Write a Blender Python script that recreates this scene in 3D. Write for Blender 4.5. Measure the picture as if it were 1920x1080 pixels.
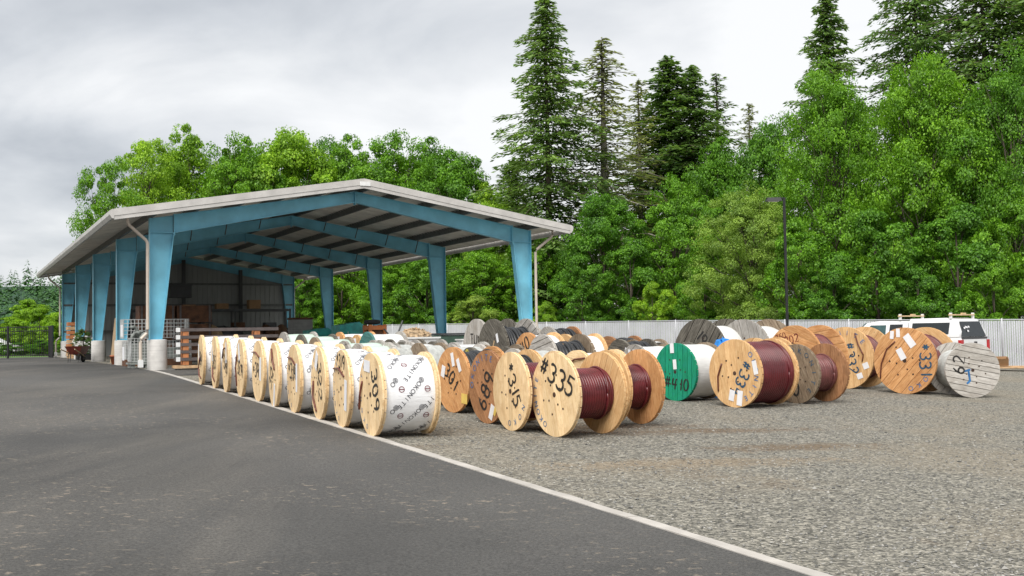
import bpy, math, random
import numpy as np
from mathutils import Matrix, Vector

# ------------------------------------------------------------------ scene, camera, light
for o in list(bpy.data.objects): bpy.data.objects.remove(o)
S = bpy.context.scene
COL = S.collection
R = math.radians
random.seed(7)
FPX, ROLL, PITCH, EYE = 2047.2, .0162, .0421, 1.5      # focal length in photo pixels, camera tilt, eye level
cd = bpy.data.cameras.new('camera'); cam = bpy.data.objects.new('camera', cd); COL.objects.link(cam)
cd.sensor_width = 36; cd.lens = FPX/1920*36; cd.clip_end = 3000; cd.clip_start = .1
cam.matrix_world = Matrix.Translation((0, 0, EYE)) @ Matrix.Rotation(math.pi/2+PITCH, 4, 'X') @ Matrix.Rotation(-ROLL, 4, 'Z')
S.camera = cam
S.render.resolution_x, S.render.resolution_y = 1024, 576
S.view_settings.view_transform = 'Standard'; S.view_settings.look = 'None'
S.view_settings.exposure = 1.5; S.view_settings.gamma = 1; S.view_settings.use_curve_mapping = False

SUN_EL, SUN_AZ = R(48), R(198)      # azimuth clockwise from +Y (behind the camera, a little left)
sd = bpy.data.lights.new('sun', 'SUN'); sd.energy = 1.5; sd.angle = R(40); sd.color = (1, .97, .92)
sun = bpy.data.objects.new('sun', sd); COL.objects.link(sun)
sv = Vector((math.sin(SUN_AZ)*math.cos(SUN_EL), math.cos(SUN_AZ)*math.cos(SUN_EL), math.sin(SUN_EL)))
sun.rotation_euler = sv.to_track_quat('Z', 'Y').to_euler()

W = bpy.data.worlds.new('World'); S.world = W; W.use_nodes = True
nt = W.node_tree; N = nt.nodes; LK = nt.links.new; N.clear()
wo = N.new('ShaderNodeOutputWorld'); bg = N.new('ShaderNodeBackground'); LK(bg.outputs[0], wo.inputs[0])
sky = N.new('ShaderNodeTexSky'); sky.sky_type = 'NISHITA'; sky.sun_disc = False
sky.sun_elevation = SUN_EL; sky.sun_rotation = SUN_AZ
bg.inputs['Strength'].default_value = .05
tc = N.new('ShaderNodeTexCoord')
sep = N.new('ShaderNodeSeparateXYZ'); LK(tc.outputs['Generated'], sep.inputs[0])
def wmath(op, a, b=None, c=None):
    m = N.new('ShaderNodeMath'); m.operation = op
    for i, x in enumerate((a, b, c)):
        if x is None: continue
        if isinstance(x, (int, float)): m.inputs[i].default_value = x
        else: LK(x, m.inputs[i])
    return m.outputs[0]
OFX, OFY = 2.4, 5.1
zz = wmath('ADD', wmath('ABSOLUTE', sep.outputs[2]), .22)
cx = wmath('DIVIDE', sep.outputs[0], zz); cy = wmath('DIVIDE', sep.outputs[1], zz)
cmb = N.new('ShaderNodeCombineXYZ'); LK(cx, cmb.inputs[0]); LK(cy, cmb.inputs[1])
def wnoise(scale, detail, rough, off):
    mp = N.new('ShaderNodeMapping'); mp.inputs['Location'].default_value = off; LK(cmb.outputs[0], mp.inputs[0])
    n = N.new('ShaderNodeTexNoise'); n.inputs['Scale'].default_value = scale; n.inputs['Detail'].default_value = detail
    n.inputs['Roughness'].default_value = rough; n.inputs['Distortion'].default_value = .35; LK(mp.outputs[0], n.inputs['Vector']); return n.outputs[0]
n1 = wnoise(.42, 2, .5, (OFX, OFY, 0)); n2 = wnoise(1.5, 7, .52, (5.3, 2.2, 0))
mixn = wmath('ADD', wmath('MULTIPLY', n1, .68), wmath('MULTIPLY', n2, .32))
rmp = N.new('ShaderNodeValToRGB'); LK(mixn, rmp.inputs[0])
el = rmp.color_ramp.elements
el[0].position = .38; el[0].color = (.48, .51, .555, 1)
el[1].position = .525; el[1].color = (1.0, 1.005, 1.01, 1)
e = el.new(.445); e.color = (.69, .715, .75, 1)
vm = N.new('ShaderNodeVectorMath'); vm.operation = 'SCALE'; LK(rmp.outputs[0], vm.inputs[0]); vm.inputs['Scale'].default_value = 7.2
mx = N.new('ShaderNodeMixRGB'); mx.inputs[0].default_value = .93; LK(sky.outputs[0], mx.inputs[1]); LK(vm.outputs[0], mx.inputs[2])
LK(mx.outputs[0], bg.inputs['Color'])

# ------------------------------------------------------------------ places
YAW = .4711                                   # the shed and the reel rows stand turned by this much
PU = Vector((math.cos(YAW), math.sin(YAW), 0)); PV = Vector((-math.sin(YAW), math.cos(YAW), 0))
ORG = Vector((-11.641, 35, .553))             # foot of the shed's front left column
def hgt(X, Y):
    a = -.359-.0266*X+.01845*Y; k = .05
    v = -k*np.logaddexp(-a/k, -.55/k); return k*np.logaddexp(v/k, -.7/k)
def ray(px, py):
    uu, vv = px-960, 540-py; c, s = math.cos(ROLL), math.sin(ROLL)
    u, v = uu*c+vv*s, -uu*s+vv*c
    c, s = math.cos(PITCH), math.sin(PITCH)
    return Vector((u, FPX*c-v*s, FPX*s+v*c))/(FPX*c-v*s)
def pt(px, py, Y): return Vector((0, 0, EYE))+ray(px, py)*Y
def gnd(px, py):
    lo, hi = 2., 400.
    for _ in range(50):
        m = (lo+hi)/2; P = pt(px, py, m)
        if P.z > hgt(P.x, P.y): lo = m
        else: hi = m
    P = pt(px, py, lo); return Vector((P.x, P.y, float(hgt(P.x, P.y))))
def onground(px, Y):
    P = pt(px, 620, Y); return Vector((P.x, P.y, float(hgt(P.x, P.y))))
def LW(u, v, z=0): return ORG+PU*u+PV*v+Vector((0, 0, z))
def luv(P): d = P-ORG; return d.dot(PU), d.dot(PV)

# ------------------------------------------------------------------ mesh helper
class MB:
    def __init__(s): s.v = []; s.f = []; s.M = Matrix.Identity(4)
    def add(s, vs, fs):
        b = len(s.v); s.v += [tuple(s.M @ Vector(p)) for p in vs]; s.f += [tuple(b+i for i in f) for f in fs]; return s
    def box(s, x0, x1, y0, y1, z0, z1):
        return s.add([(x0,y0,z0),(x1,y0,z0),(x1,y1,z0),(x0,y1,z0),(x0,y0,z1),(x1,y0,z1),(x1,y1,z1),(x0,y1,z1)],
              [(0,3,2,1),(4,5,6,7),(0,1,5,4),(1,2,6,5),(2,3,7,6),(3,0,4,7)])
    def frustum(s, a, b, z0, z1):      # a, b = (x0,x1,y0,y1) at bottom and top
        return s.add([(a[0],a[2],z0),(a[1],a[2],z0),(a[1],a[3],z0),(a[0],a[3],z0),(b[0],b[2],z1),(b[1],b[2],z1),(b[1],b[3],z1),(b[0],b[3],z1)],
              [(0,3,2,1),(4,5,6,7),(0,1,5,4),(1,2,6,5),(2,3,7,6),(3,0,4,7)])
    def prism(s, poly, axis, a, b):    # polygon in the two other axes, extruded along axis
        n = len(poly)
        def P(p, t): return {'x': (t, p[0], p[1]), 'y': (p[0], t, p[1]), 'z': (p[0], p[1], t)}[axis]
        fs = [tuple(range(n))[::-1], tuple(range(n, 2*n))]+[(i, (i+1) % n, n+(i+1) % n, n+i) for i in range(n)]
        return s.add([P(p, a) for p in poly]+[P(p, b) for p in poly], fs)
    def lathe(s, prof, seg=24, axis='z', caps=True):   # prof = [(r, h)]
        vs, fs = [], []; n = len(prof)
        for k in range(seg):
            a = 2*math.pi*k/seg; c, q = math.cos(a), math.sin(a)
            for r, h in prof: vs.append({'z': (r*c, r*q, h), 'x': (h, r*c, r*q), 'y': (r*q, h, r*c)}[axis])
        for k in range(seg):
            k2 = (k+1) % seg
            for i in range(n-1): fs.append((k*n+i, k2*n+i, k2*n+i+1, k*n+i+1))
        if caps:
            fs.append(tuple(k*n for k in range(seg))[::-1]); fs.append(tuple(k*n+n-1 for k in range(seg)))
        return s.add(vs, fs)
    def tube(s, path, r, seg=6, taper=None):
        path = [Vector(p) for p in path]; vs, fs = [], []; m = len(path)
        up = Vector((0, 0, 1))
        for i, p in enumerate(path):
            t = (path[min(i+1, m-1)]-path[max(i-1, 0)]).normalized()
            a = t.cross(up)
            if a.length < .05: a = t.cross(Vector((1, 0, 0)))
            a.normalize(); b = a.cross(t); rr = r if taper is None else r*(1+(taper-1)*i/(m-1))
            for k in range(seg):
                w = 2*math.pi*k/seg; vs.append(tuple(p+a*math.cos(w)*rr+b*math.sin(w)*rr))
        for i in range(m-1):
            for k in range(seg): fs.append((i*seg+k, i*seg+(k+1) % seg, (i+1)*seg+(k+1) % seg, (i+1)*seg+k))
        fs.append(tuple(range(seg))[::-1]); fs.append(tuple(range((m-1)*seg, m*seg)))
        return s.add(vs, fs)
    def mesh(s, name, smooth=False):
        me = bpy.data.meshes.new(name); me.from_pydata(s.v, [], s.f)
        if smooth: me.polygons.foreach_set('use_smooth', [True]*len(me.polygons))
        me.update(); return me
    def build(s, name, mat, parent=None, smooth=False):
        return link(name, s.mesh(name, smooth), mat, parent)
def link(name, me, mat=None, parent=None, loc=None, rot=None, scale=None):
    o = bpy.data.objects.new(name, me); COL.objects.link(o)
    if mat is not None:
        if not me.materials: me.materials.append(None)
        o.material_slots[0].link = 'OBJECT'; o.material_slots[0].material = mat
    o.parent = parent
    if loc is not None: o.location = loc
    if rot is not None: o.rotation_euler = rot
    if scale is not None: o.scale = scale
    return o
def tag(o, label, cat, group=None):
    o['label'] = label; o['category'] = cat
    if group: o['group'] = group
    return o
def empty(name, loc, rz=0, label=None, cat=None, group=None):
    o = bpy.data.objects.new(name, None); COL.objects.link(o); o.location = loc; o.rotation_euler = (0, 0, rz); o.empty_display_size = .2
    if label: tag(o, label, cat, group)
    return o
def smooth_by_angle(o, ang=40):
    me = o.data; me.polygons.foreach_set('use_smooth', [True]*len(me.polygons))
    import bmesh
    bm = bmesh.new(); bm.from_mesh(me)
    for e_ in bm.edges: e_.smooth = len(e_.link_faces) == 2 and e_.calc_face_angle(0) < R(ang)
    bm.to_mesh(me); bm.free(); return o

# ------------------------------------------------------------------ materials
def newmat(name):
    m = bpy.data.materials.new(name); m.use_nodes = True; t = m.node_tree; t.nodes.clear()
    out = t.nodes.new('ShaderNodeOutputMaterial'); b = t.nodes.new('ShaderNodeBsdfPrincipled'); t.links.new(b.outputs[0], out.inputs[0])
    return m, t, b
def noise(t, vec, scale, detail=4, rough=.55, dist=0):
    n = t.nodes.new('ShaderNodeTexNoise'); n.inputs['Scale'].default_value = scale; n.inputs['Detail'].default_value = detail
    n.inputs['Roughness'].default_value = rough; n.inputs['Distortion'].default_value = dist
    if vec is not None: t.links.new(vec, n.inputs['Vector'])
    return n.outputs[0]
def ramp(t, fac, stops):
    r = t.nodes.new('ShaderNodeValToRGB'); t.links.new(fac, r.inputs[0]); e_ = r.color_ramp.elements
    for i, (p, c) in enumerate(stops):
        x = e_[i] if i < 2 else e_.new(p)
        x.position = p; x.color = (*c, 1) if len(c) == 3 else c
    return r.outputs[0]
def mixc(t, fac, a, b, mode='MIX'):
    m = t.nodes.new('ShaderNodeMixRGB'); m.blend_type = mode
    for i, x in ((0, fac), (1, a), (2, b)):
        if hasattr(x, 'is_linked'): t.links.new(x, m.inputs[i])
        elif isinstance(x, (int, float)): m.inputs[i].default_value = x
        else: m.inputs[i].default_value = (*x, 1)
    return m.outputs[0]
def mth(t, op, a, b):
    m = t.nodes.new('ShaderNodeMath'); m.operation = op
    for i, x in enumerate((a, b)):
        if isinstance(x, (int, float)): m.inputs[i].default_value = x
        else: t.links.new(x, m.inputs[i])
    return m.outputs[0]
def coords(t, kind='Object', scale=(1, 1, 1), rnd=0):
    c = t.nodes.new('ShaderNodeTexCoord'); mp = t.nodes.new('ShaderNodeMapping'); mp.inputs['Scale'].default_value = scale
    t.links.new(c.outputs[kind], mp.inputs[0])
    if rnd:
        oi = t.nodes.new('ShaderNodeObjectInfo'); vs = t.nodes.new('ShaderNodeVectorMath'); vs.operation = 'ADD'
        t.links.new(mp.outputs[0], vs.inputs[0]); cb = t.nodes.new('ShaderNodeCombineXYZ')
        for i, k in enumerate((rnd, rnd*1.7, rnd*2.3)): t.links.new(mth(t, 'MULTIPLY', oi.outputs['Random'], k), cb.inputs[i])
        t.links.new(cb.outputs[0], vs.inputs[1]); return vs.outputs[0]
    return mp.outputs[0]
def bump(t, b, h, strength=.3, dist=.01):
    n = t.nodes.new('ShaderNodeBump'); n.inputs['Strength'].default_value = strength; n.inputs['Distance'].default_value = dist
    t.links.new(h, n.inputs['Height']); t.links.new(n.outputs[0], b.inputs['Normal'])
def plain(name, col, rough=.6, metal=0, var=.15, scale=6, bmp=0, spec=.5, coord='Object'):
    m, t, b = newmat(name)
    v = coords(t, coord, rnd=9)
    n = noise(t, v, scale, 6)
    lo = tuple(c*(1-var*1.6) for c in col); hi = tuple(min(1, c*(1+var)) for c in col)
    t.links.new(ramp(t, n, [(.3, lo), (.7, hi)]), b.inputs['Base Color'])
    b.inputs['Roughness'].default_value = rough; b.inputs['Metallic'].default_value = metal; b.inputs['Specular IOR Level'].default_value = spec
    if bmp: bump(t, b, noise(t, v, scale*8, 4), bmp)
    return m
def wood(name, dark, mid, light, stain=None, amt=.4):
    m, t, b = newmat(name)
    v = coords(t, 'Object', (1, 1.3, 14), rnd=37)
    g = noise(t, v, 2.2, 7, .62, .6)
    c = ramp(t, g, [(.28, dark), (.72, light), (.5, mid)])
    oi = t.nodes.new('ShaderNodeObjectInfo')
    tint = ramp(t, oi.outputs['Random'], [(0, (.80, .78, .75)), (1, (1.08, 1.06, 1.04))])
    c = mixc(t, .8, c, tint, 'MULTIPLY')
    v2 = coords(t, 'Object', (1, 1, 1), rnd=11)
    if stain:
        s_ = ramp(t, noise(t, v2, 2.3, 6, .65, .4), [(.46, (0, 0, 0)), (.7, (1, 1, 1))])
        c = mixc(t, mth(t, 'MULTIPLY', s_, amt), c, stain)
    kn = ramp(t, noise(t, coords(t, 'Object', (1, 3, 5), rnd=19), 2.6, 2, .4), [(.74, (0, 0, 0)), (.79, (1, 1, 1))])
    c = mixc(t, mth(t, 'MULTIPLY', kn, .5), c, tuple(x*.35 for x in dark))
    sp_ = ramp(t, noise(t, coords(t, 'Object', (1, 1, 1.6), rnd=23), 11, 5, .75), [(.62, (0, 0, 0)), (.70, (.7, .7, .7))])
    c = mixc(t, sp_, c, tuple(x*.4 for x in dark))
    t.links.new(c, b.inputs['Base Color']); b.inputs['Roughness'].default_value = .75; b.inputs['Specular IOR Level'].default_value = .25
    bump(t, b, g, .25, .004)
    return m
M = {}
M['pine'] = wood('new_pine', (.66, .46, .24), (.80, .60, .35), (.88, .70, .46), (.46, .27, .12), .5)
M['orange'] = wood('orange_pine', (.42, .19, .07), (.62, .33, .14), (.76, .47, .24), (.32, .13, .05), .55)
M['honey'] = wood('honey_pine', (.52, .29, .12), (.70, .45, .22), (.82, .58, .32), (.45, .22, .08), .45)
M['brown'] = wood('brown_wood', (.22, .10, .045), (.38, .19, .09), (.50, .28, .15), (.10, .05, .025), .5)
M['grey'] = wood('weathered_wood', (.20, .19, .17), (.38, .365, .34), (.54, .52, .49), (.12, .10, .085), .5)
M['pale'] = wood('pale_weathered_wood', (.30, .28, .26), (.46, .44, .41), (.60, .58, .55), (.20, .16, .12), .4)
M['dark'] = wood('dark_weathered_wood', (.05, .045, .04), (.13, .12, .10), (.25, .235, .20), (.04, .035, .03), .5)
M['khaki'] = wood('brown_grey_wood', (.13, .10, .07), (.26, .20, .14), (.38, .32, .25), (.10, .07, .05), .5)
M['green'] = wood('green_painted_wood', (.005, .18, .09), (.010, .27, .14), (.02, .36, .20), (.02, .22, .25), .35)
M['teal'] = wood('teal_painted_wood', (.02, .11, .10), (.05, .19, .18), (.10, .27, .25), (.10, .12, .11), .5)
M['ink'] = plain('black_spray_paint', (.018, .017, .016), .7, var=.4)
M['blue'] = plain('blue_stencil_paint', (.03, .15, .36), .7, var=.3)
M['navy'] = plain('dark_blue_paint', (.015, .07, .13), .7, var=.3)
M['red'] = plain('dark_red_paint', (.16, .02, .015), .7, var=.3)
M['yellowpaint'] = plain('yellow_paint', (.6, .5, .08), .7)
M['hole'] = plain('bolt_hole_shade', (.05, .025, .015), .8, var=.5)  # near-black colour stands in for the shade inside bolt and arbor holes
M['paper'] = plain('white_paper', (.78, .78, .80), .6, var=.06)
M['manila'] = plain('yellow_tag', (.72, .52, .13), .6, var=.1)
M['strap'] = plain('red_brown_cable', (.13, .035, .022), .4, var=.3)
M['blackcable'] = plain('black_cable', (.022, .023, .025), .38, var=.3)
M['redcable'] = plain('red_cable', (.115, .013, .017), .3, var=.3, scale=2)
M['mauvecable'] = plain('mauve_cable', (.17, .055, .052), .38, var=.25, scale=2)
M['greywire'] = plain('grey_wrapped_cable', (.46, .47, .45), .55, var=.15)
def wrapmat(name, col):
    m, t, b = newmat(name); v = coords(t, 'Object', (1, 1, 1), rnd=5)
    n = noise(t, v, 3, 5); t.links.new(ramp(t, n, [(.3, tuple(c*.90 for c in col)), (.7, col)]), b.inputs['Base Color'])
    b.inputs['Roughness'].default_value = .35
    bump(t, b, noise(t, coords(t, 'Object', (1, 3, 3), rnd=5), 4, 5, .55, 1.2), .25, .03); return m
M['wrap'] = wrapmat('white_wrap', (.82, .82, .83)); M['greenwrap'] = wrapmat('pale_green_wrap', (.55, .68, .58)); M['greywrap'] = wrapmat('worn_white_wrap', (.72, .72, .70))
M['printgrey'] = plain('wrap_print', (.05, .05, .06), .6); M['printred'] = plain('wrap_print_red', (.16, .03, .04), .6)
M['blue_steel'] = plain('blue_painted_steel', (.18, .51, .66), .42, var=.16, scale=1.1, bmp=.05)
M['trim'] = plain('pale_metal_trim', (.52, .50, .475), .45, var=.12, scale=2)
M['downspout'] = plain('tan_downspout', (.58, .50, .42), .45, var=.06)
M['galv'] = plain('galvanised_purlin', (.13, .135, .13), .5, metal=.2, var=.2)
M['roofsheet'] = plain('white_roof_sheet', (.80, .77, .70), .5, var=.14, scale=1.5)
M['wallsheet'] = plain('grey_wall_sheet', (.30, .31, .30), .5, var=.08)
def concrete(name, col):
    m, t, b = newmat(name); v = coords(t, 'Object', (1, 1, 1), rnd=3)
    c = ramp(t, noise(t, v, 3, 8, .6), [(.3, tuple(x*.72 for x in col)), (.7, col)])
    lines = noise(t, coords(t, 'Object', (.3, .3, 14)), 2, 3)
    c = mixc(t, .35, c, ramp(t, lines, [(.35, (.6, .6, .6)), (.65, (1, 1, 1))]), 'MULTIPLY')
    t.links.new(c, b.inputs['Base Color']); b.inputs['Roughness'].default_value = .85; bump(t, b, noise(t, v, 40, 5), .2, .01); return m
M['concrete'] = concrete('concrete', (.62, .60, .57)); M['slab'] = concrete('slab_concrete', (.28, .275, .265)); M['vault'] = concrete('grey_vault_concrete', (.36, .36, .35))
M['black'] = plain('black_metal', (.012, .012, .013), .45); M['darkgrey'] = plain('dark_grey_metal', (.05, .052, .055), .5)
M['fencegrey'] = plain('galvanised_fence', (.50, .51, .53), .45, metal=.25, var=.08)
M['slat'] = plain('grey_fence_slat', (.60, .61, .64), .5, var=.10, scale=.8)
M['white'] = plain('white_metal', (.74, .74, .73), .4, var=.05)
M['wire'] = plain('white_wire', (.60, .61, .60), .5)
M['beam'] = plain('brown_beam', (.105, .085, .08), .6, var=.2); M['block'] = plain('orange_block', (.50, .19, .07), .7, var=.2)
M['crate'] = plain('orange_crate', (.55, .17, .045), .5, var=.12); M['rubber'] = plain('black_rubber', (.02, .02, .021), .8)
M['tarpteal'] = plain('teal_tarp', (.04, .38, .34), .35, var=.25, scale=4, bmp=.5); M['tarpblue'] = plain('blue_tarp', (.02, .22, .62), .35, var=.25, scale=4, bmp=.5)
M['ply'] = plain('plywood', (.46, .32, .18), .7, var=.12); M['terracotta'] = plain('terracotta', (.38, .12, .055), .8)
M['barrow'] = plain('red_barrow', (.15, .03, .02), .5, var=.3); M['barrowwood'] = plain('barrow_handle', (.50, .38, .24), .7)
M['dkgreen'] = plain('dark_green_box', (.022, .055, .035), .5, var=.2); M['rust'] = plain('rusty_brown', (.13, .055, .025), .8, var=.4, scale=4)
M['greyfit'] = plain('grey_plastic', (.27, .29, .27), .55, var=.2); M['scrap'] = plain('wood_scraps', (.42, .30, .18), .8, var=.5, scale=9)
M['lumber'] = plain('lumber', (.55, .36, .20), .75, var=.2); M['card'] = plain('cardboard', (.34, .20, .10), .8, var=.12)
M['glass'] = plain('dark_glass', (.012, .016, .017), .06, var=.2, spec=.8); M['tealglass'] = plain('tinted_glass', (.035, .085, .085), .06, var=.2, spec=.8)
M['carpaint'] = plain('white_car_paint', (.72, .72, .72), .22, var=.03); M['tail'] = plain('red_lamp', (.45, .012, .015), .2); M['chrome'] = plain('chrome', (.6, .6, .6), .15, metal=1)
M['rack'] = plain('roof_rack', (.62, .44, .25), .6); M['bark'] = plain('bark', (.10, .08, .06), .9, var=.4, scale=5, bmp=.6); M['palebark'] = plain('pale_bark', (.22, .20, .17), .9, var=.4, scale=5, bmp=.5)
def asphaltmat():
    m, t, b = newmat('asphalt'); v = coords(t, 'Object')
    big = noise(t, v, .13, 5, .55, .4); c = ramp(t, big, [(.36, (.044, .044, .043)), (.64, (.098, .095, .090))])
    streak = noise(t, coords(t, 'Object', (.35, .07, 1)), 1.1, 5, .6, .5); c = mixc(t, ramp(t, streak, [(.50, (0, 0, 0)), (.68, (.55, .55, .55))]), c, (.135, .125, .11))
    fine = noise(t, v, 38, 5, .85); c = mixc(t, .8, c, ramp(t, fine, [(.36, (.45, .45, .45)), (.64, (1.6, 1.58, 1.55))]), 'MULTIPLY')
    spots = noise(t, coords(t, 'Object', (.85, 1.15, 1)), 10, 5, .7, .3); patch = noise(t, v, .35, 3, .5)
    c = mixc(t, mth(t, 'MULTIPLY', ramp(t, spots, [(.58, (0, 0, 0)), (.65, (.55, .55, .55))]), ramp(t, patch, [(.44, (0, 0, 0)), (.58, (1, 1, 1))])), c, (.34, .28, .21))
    t.links.new(c, b.inputs['Base Color']); b.inputs['Roughness'].default_value = .82; b.inputs['Specular IOR Level'].default_value = .3
    bump(t, b, noise(t, v, 70, 3, .7), .5, .008); return m
def gravelmat():
    m, t, b = newmat('gravel'); v = coords(t, 'Object')
    vo = t.nodes.new('ShaderNodeTexVoronoi'); vo.inputs['Scale'].default_value = 36; t.links.new(v, vo.inputs['Vector'])
    sp = t.nodes.new('ShaderNodeSeparateColor'); t.links.new(vo.outputs['Color'], sp.inputs[0])
    c = ramp(t, sp.outputs[0], [(0, (.085, .083, .073)), (1, (.40, .375, .32)), (.55, (.215, .205, .175))])
    vo2 = t.nodes.new('ShaderNodeTexVoronoi'); vo2.inputs['Scale'].default_value = 17; t.links.new(v, vo2.inputs['Vector'])
    sp2 = t.nodes.new('ShaderNodeSeparateColor'); t.links.new(vo2.outputs['Color'], sp2.inputs[0])
    c = mixc(t, .5, c, ramp(t, sp2.outputs[1], [(0, (.6, .6, .6)), (1, (1.4, 1.38, 1.33))]), 'MULTIPLY')
    big = noise(t, v, .22, 5, .6, .6); c = mixc(t, ramp(t, big, [(.47, (0, 0, 0)), (.62, (.35, .35, .35))]), c, (.30, .25, .18))
    mud = noise(t, coords(t, 'Object', (.4, .5, 1)), .9, 7, .68, .7); c = mixc(t, ramp(t, mud, [(.58, (0, 0, 0)), (.68, (.4, .4, .4))]), c, (.14, .09, .05))
    for (px_, py_, sx, sy, k_, colr) in ((1490, 838, 1.6, .55, .6, (.15, .095, .05)), (1330, 808, 2.4, .5, .55, (.15, .09, .045)), (1300, 868, 2.4, .6, .35, (.33, .23, .13)), (1190, 800, 1.6, .5, .5, (.15, .10, .06))):
        P = gnd(px_, py_); mp = t.nodes.new('ShaderNodeMapping'); mp.vector_type = 'TEXTURE'; mp.inputs['Location'].default_value = (P.x, P.y, P.z); mp.inputs['Scale'].default_value = (sx, sy, 1); mp.inputs['Rotation'].default_value = (0, 0, .25)
        t.links.new(v, mp.inputs[0]); ln = t.nodes.new('ShaderNodeVectorMath'); ln.operation = 'LENGTH'; t.links.new(mp.outputs[0], ln.inputs[0])
        f_ = mth(t, 'ADD', ln.outputs['Value'], mth(t, 'MULTIPLY', mth(t, 'SUBTRACT', noise(t, v, 3.2, 6, .7), .5), 2.6))
        c = mixc(t, ramp(t, f_, [(.35, (k_, k_, k_)), (1.0, (0, 0, 0))]), c, colr)
    t.links.new(c, b.inputs['Base Color']); b.inputs['Roughness'].default_value = .9; b.inputs['Specular IOR Level'].default_value = .2
    bump(t, b, vo.outputs['Distance'], .8, .03); return m
M['asphalt'] = asphaltmat(); M['gravel'] = gravelmat(); M['kerb'] = concrete('kerb_concrete', (.54, .505, .46))
M['stone'] = plain('loose_stone', (.27, .26, .235), .9, var=.6, scale=2, coord='Generated')
m_, t_, b_ = newmat('loose_stone'); oi_ = t_.nodes.new('ShaderNodeNewGeometry')
t_.links.new(ramp(t_, oi_.outputs['Random Per Island'], [(0, (.09, .09, .085)), (1, (.40, .385, .35)), (.6, (.22, .215, .20))]), b_.inputs['Base Color']); b_.inputs['Roughness'].default_value = .9; M['stone'] = m_
M['grass'] = plain('grass', (.10, .20, .03), .9, var=.3, scale=3)
M['forestfloor'] = plain('forest_floor', (.06, .075, .03), .95, var=.4, scale=.6)
M['meadow'] = plain('far_hillside', (.025, .07, .035), .95, var=.3, scale=.05)
def leafmat(name, dark, light, trans=.35):
    m = bpy.data.materials.new(name); m.use_nodes = True; t = m.node_tree; t.nodes.clear()
    out = t.nodes.new('ShaderNodeOutputMaterial'); d = t.nodes.new('ShaderNodeBsdfDiffuse'); tr = t.nodes.new('ShaderNodeBsdfTranslucent'); mx_ = t.nodes.new('ShaderNodeMixShader')
    gm = t.nodes.new('ShaderNodeNewGeometry'); v = coords(t, 'Object')
    c = ramp(t, gm.outputs['Random Per Island'], [(0, dark), (1, light)])
    c = mixc(t, .75, c, ramp(t, noise(t, v, 4.5, 3), [(.36, (.55, .62, .55)), (.64, (1.45, 1.35, 1.1))]), 'MULTIPLY')
    oi = t.nodes.new('ShaderNodeObjectInfo'); c = mixc(t, .6, c, ramp(t, oi.outputs['Random'], [(0, (.82, .88, .9)), (1, (1.15, 1.08, .95))]), 'MULTIPLY')
    t.links.new(c, d.inputs[0]); t.links.new(mixc(t, 1, c, (1.15, 1.15, .6), 'MULTIPLY'), tr.inputs[0]); mx_.inputs[0].default_value = trans
    gl = t.nodes.new('ShaderNodeBsdfGlossy'); gl.inputs['Roughness'].default_value = .5; gl.inputs[0].default_value = (1, 1, 1, 1); m2 = t.nodes.new('ShaderNodeMixShader'); m2.inputs[0].default_value = .02
    t.links.new(d.outputs[0], mx_.inputs[1]); t.links.new(tr.outputs[0], mx_.inputs[2]); t.links.new(mx_.outputs[0], m2.inputs[1]); t.links.new(gl.outputs[0], m2.inputs[2]); t.links.new(m2.outputs[0], out.inputs[0]); return m
M['leaf'] = leafmat('maple_leaf', (.075, .20, .010), (.22, .46, .03)); M['leafbright'] = leafmat('bright_leaf', (.14, .30, .012), (.34, .56, .045))
M['leafdeep'] = leafmat('deep_leaf', (.05, .155, .012), (.16, .37, .03)); M['leafpale'] = leafmat('willow_leaf', (.15, .26, .03), (.33, .49, .10))
M['needle'] = leafmat('fir_needle', (.075, .155, .045), (.23, .38, .11), .4); M['needlepale'] = leafmat('sparse_needle', (.18, .23, .10), (.34, .41, .19), .45)
M['farfir'] = leafmat('far_fir', (.05, .125, .055), (.095, .20, .085), .15)
M['flower'] = plain('white_flower', (.8, .8, .78), .6, var=.04)

# ------------------------------------------------------------------ ground
def sheet(name, us, vs, mat, dz, inside=None):
    V = []; idx = {}; F = []
    for i, u in enumerate(us):
        for j, v in enumerate(vs):
            P = ORG+PU*u+PV*v; idx[i, j] = len(V); V.append((P.x, P.y, float(hgt(P.x, P.y))+dz))
    for i in range(len(us)-1):
        for j in range(len(vs)-1): F.append((idx[i, j], idx[i+1, j], idx[i+1, j+1], idx[i, j+1]))
    me = bpy.data.meshes.new(name); me.from_pydata(V, [], F); me.polygons.foreach_set('use_smooth', [True]*len(F)); me.update()
    o = link(name, me, mat); o['kind'] = 'structure'; return o
def spread(a, b, near, far, c):       # finer steps near c
    out = [a]; x = a
    while x < b:
        x += near+abs(x-c)*far; out.append(min(x, b))
    return out
us = spread(-500, 500, 1.0, .12, 4); vs = spread(-80, 700, 1.0, .12, -10)
sheet('gravel_yard', us, vs, M['gravel'], 0)
asph = sheet('asphalt_drive', spread(-60, -.08, 1.2, .1, -.08), spread(-60, 36, 1.0, .05, -10), M['asphalt'], .012)
apron = sheet('asphalt_apron', [.1+.8*i for i in range(18)], [-4.2+.6*i for i in range(7)], M['asphalt'], .010)
kerb = MB()
kv = [-60+.4*i for i in range(149)]
rk = random.Random(3)
prev = None
def kerb_row(v, a, b2):
    row = []
    for u, dz in ((a, -.02), (a, .018), (b2, .018), (b2, -.02)):
        P = ORG+PU*u+PV*v; row.append((P.x, P.y, float(hgt(P.x, P.y))+dz))
    return row
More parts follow.
